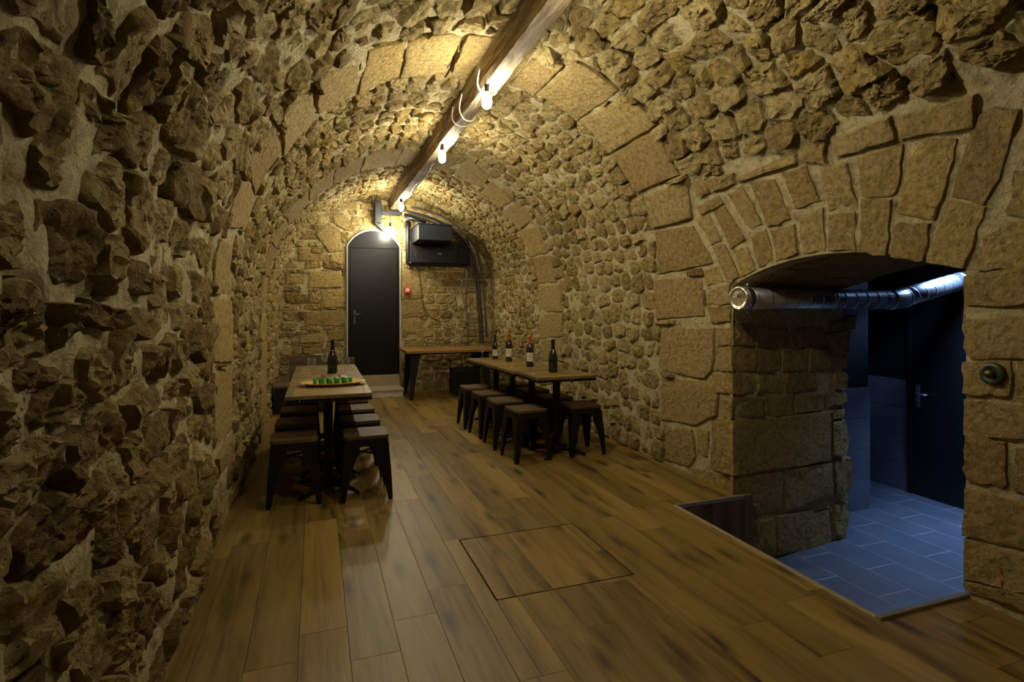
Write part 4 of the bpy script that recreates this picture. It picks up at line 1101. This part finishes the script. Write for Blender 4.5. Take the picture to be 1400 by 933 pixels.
RS = {'aisle side': [(1.80, 4.66), (1.775, 5.16), (1.76, 5.64), (1.74, 6.12)], 'wall side': [(2.36, 4.68), (2.325, 5.20), (2.29, 5.71), (2.26, 6.20)]}
for key in RS:
    for i, (x, y) in enumerate(RS[key]):
        place(S0, True, (x, y, 0), .03+rnd.uniform(-.06, .06), f'black metal stool, {key} of the bottle tables, {ORD[3-i]} from the console', 'metal stools at the tables')

# ------------------------------------------------------------------ things on the tables
ZTB = .7485
def champagne(x, y, label, glassm):
    t = thing('champagne_bottle', label, 'bottle', (x, y, ZTB))
    lathe('body', [(.0, .004), (.038, 0), (.044, .006), (.0445, .12), (.043, .145), (.036, .175), (.025, .205), (.0175, .228), (.0155, .24)], M[glassm], t, None, 24)
    lathe('foil', [(.0160, .2), (.0215, .218), (.0178, .236), (.0160, .26), (.0160, .285), (.0185, .288), (.0185, .302), (.0165, .315), (0, .318)], M['foil'], t, None, 20)
    lathe('silver_collar', [(.0222, .214), (.0205, .221)], M['chrome'], t, None, 20, caps=False)
    for a0, z0, w, h in ((-2.5, .075, .5, .012), (-2.3, .05, .25, .02), (-2.75, .055, .12, .014)):
        vs = []; n = 5
        for i in range(n):
            a = a0+w*i/(n-1)*1.0
            for z in (z0, z0+h): vs.append((.0452*cos(a), .0452*sin(a), z))
        pyd('label_print', vs, [(2*i, 2*i+2, 2*i+3, 2*i+1) for i in range(n-1)], M['gold'], t)
    return t
champagne(.149, 5.42, 'black champagne bottle among glasses on the tray tables', 'bottle')
champagne(2.135, 4.80, 'black champagne bottle on the table slid out of line', 'bottle')
def wine(x, y, s, cap, label, glassm='bottle_brown', slim=False):
    t = thing('wine_bottle', label, 'bottle', (x, y, ZTB)); r = .0375*s*(.9 if slim else 1); q = s
    if slim: prof = [(.0, .003), (r*.9, 0), (r, .006), (r, .15*q), (r*.9, .175*q), (r*.6, .205*q), (.0145, .235*q), (.0135, .288*q), (.0155, .289*q), (.0155, .30*q), (0, .30*q)]
    else: prof = [(.0, .003), (r*.9, 0), (r, .006), (r, .185*q), (r*.92, .2*q), (r*.6, .222*q), (.0145, .24*q), (.0135, .29*q), (.0155, .291*q), (.0155, .303*q), (0, .303*q)]
    lathe('body', prof, M[glassm], t, None, 22)
    if cap: lathe('capsule', [(.0155, .232*q), (.0158, .25*q), (.0152, .29*q), (.0175, .2905*q), (.0175, .3045*q), (0, .306*q)], M['capsule'], t, None, 18)
    vs = []; n = 13; z0, z1 = ((.055, .14) if not slim else (.04, .115))
    for i in range(n):
        a = -2.95+2.1*i/(n-1)
        for z in (z0*q, z1*q): vs.append(((r+.0008)*cos(a), (r+.0008)*sin(a), z))
    lb = pyd('paper_label', vs, [(2*i, 2*i+2, 2*i+3, 2*i+1) for i in range(n-1)], M['paper'], t)
    for zz, w, h in ((.118 if not slim else .1, .5, .008), (.10 if not slim else .085, .8, .004), (.09 if not slim else .07, .3, .006), (.07 if not slim else .052, .65, .003)):
        vs = []; m2 = 5
        for i in range(m2):
            a = -1.95-w/2+w*i/(m2-1)
            for z in (zz*q, zz*q+h): vs.append(((r+.0014)*cos(a), (r+.0014)*sin(a), z))
        pyd('print_line', vs, [(2*i, 2*i+2, 2*i+3, 2*i+1) for i in range(m2-1)], M['print'], lb)
    return t
wine(2.10, 5.31, 1.06, True, 'larger red capped wine bottle with a cream label')
wine(2.075, 5.90, 1.06, True, 'smaller looking red capped wine bottle between the slim bottle and a larger one')
wine(2.02, 6.24, .98, False, 'slim brown wine bottle without capsule beside the red capped bottles', slim=True)
def make_glass():
    t = thing('wine_glass', 'x', 'glass', (0, 0, 0))
    lathe('foot', [(.034, 0), (.034, .0015), (.012, .005), (.005, .01)], M['glass'], t, None, 18)
    lathe('stem', [(.005, .01), (.0035, .03), (.0035, .07), (.006, .08)], M['glass'], t, None, 10)
    lathe('bowl', [(.006, .08), (.022, .092), (.033, .112), (.036, .13), (.033, .155), (.030, .172)], M['glass'], t, None, 20, caps=False)
    return t
G0 = make_glass(); used = False
for x, y, lab in [(-.034, 5.13, 'clear stemmed glass behind the tray, nearer the stone wall'), (.25, 5.09, 'clear stemmed glass behind the tray, nearer the aisle'),
        (.085, 5.71, 'clear stemmed glass just behind the lone champagne bottle, wall side'), (.225, 5.75, 'clear stemmed glass just behind the lone champagne bottle, aisle side'),
        (1.925, 4.72, 'clear stemmed glass on the aisle edge of the table slid out of line'), (2.35, 4.77, 'clear stemmed glass on the wall edge of the table slid out of line'),
        (1.92, 5.31, 'clear stemmed glass on the aisle side of the larger red capped bottle'), (2.24, 5.75, 'clear stemmed glass between the two red capped bottles, wall side'),
        (1.955, 5.86, 'clear stemmed glass on the aisle side of the smaller red capped bottle'), (1.86, 6.24, 'clear stemmed glass on the aisle edge beside the slim bottle'),
        (2.27, 5.45, 'clear stemmed glass on the wall side of the larger red capped bottle'), (2.15, 6.10, 'clear stemmed glass on the wall side of the slim bottle')]:
    place(G0, used, (x, y, ZTB), 0, lab, 'stemmed glasses on the tables'); used = True
tr = thing('serving_tray', 'oval yellow serving tray holding green shot cups', 'tray', (.13, 4.60, ZTB))
lathe('tray_dish', [(0, .0), (.16, .0), (.185, .004), (.235, .02), (.255, .024), (.254, .028), (.232, .025), (.182, .010), (0, .008)], M['tray'], tr, None, 40, 1.0, .56, caps=False)
for i in range(9):
    a = pi+(-4+i)*.13
    lathe('rim_bead', [(0, -.004), (.006, 0), (0, .004)], M['white'], tr, (.212*cos(a)+.005, .212*.56*sin(a), .024), 8)
def make_cup():
    t = thing('shot_cup', 'x', 'cup')
    lathe('jelly', [(.0135, .001), (.0165, .046), (0, .046)], M['jelly'], t, None, 14)
    lathe('cup_wall', [(.0145, 0), (.0185, .054), (.0178, .054), (.0140, .0005)], M['cup_glass'], t, None, 14, caps=False)
    return t
C0 = make_cup(); used = False; TEN = ['first', 'second', 'third', 'fourth', 'fifth', 'sixth', 'seventh', 'eighth', 'ninth', 'tenth']
for i, (dx, dy) in enumerate([(-.135, .0), (-.095, .03), (-.075, -.012), (-.038, .022), (-.018, -.016), (.020, .02), (.040, -.014), (.078, .022), (.098, -.012), (.134, .004)]):
    place(C0, used, (.13+dx, 4.60+dy, ZTB+.0085), 0, f'{TEN[i]} green jelly cup on the yellow tray, counted from the rubble wall side', 'green cups on the tray'); used = True
for k, (dx, dy, lab) in enumerate([(-.066, .012, 'small red garnish on the green cups, wall side of the tray'), (.058, .008, 'small red garnish on the green cups, aisle side of the tray')]):
    g = thing('red_garnish', lab, 'garnish', (.13+dx, 4.60+dy, ZTB+.070), k*.5, 'red garnishes on the cups')
    lathe('centre', [(0, -.004), (.009, .002), (.008, .01), (0, .014)], M['garnish'], g, None, 10)
    for i in range(6):
        a = i*pi/3; o = lathe('petal', [(0, -.003), (.012, .001), (.010, .005), (0, .007)], M['garnish'], g, (.014*cos(a), .014*sin(a), .002), 8, 1.0, .6); o.rotation_euler = (0, -.35, a)
pl = thing('small_plate', 'small white plate on the corner bench back rail', 'plate', (.02, 8.09, .7005))
lathe('dish', [(0, .0), (.02, 0), (.035, .008), (.034, .010), (.02, .003), (0, .003)], M['white'], pl, None, 20, caps=False)
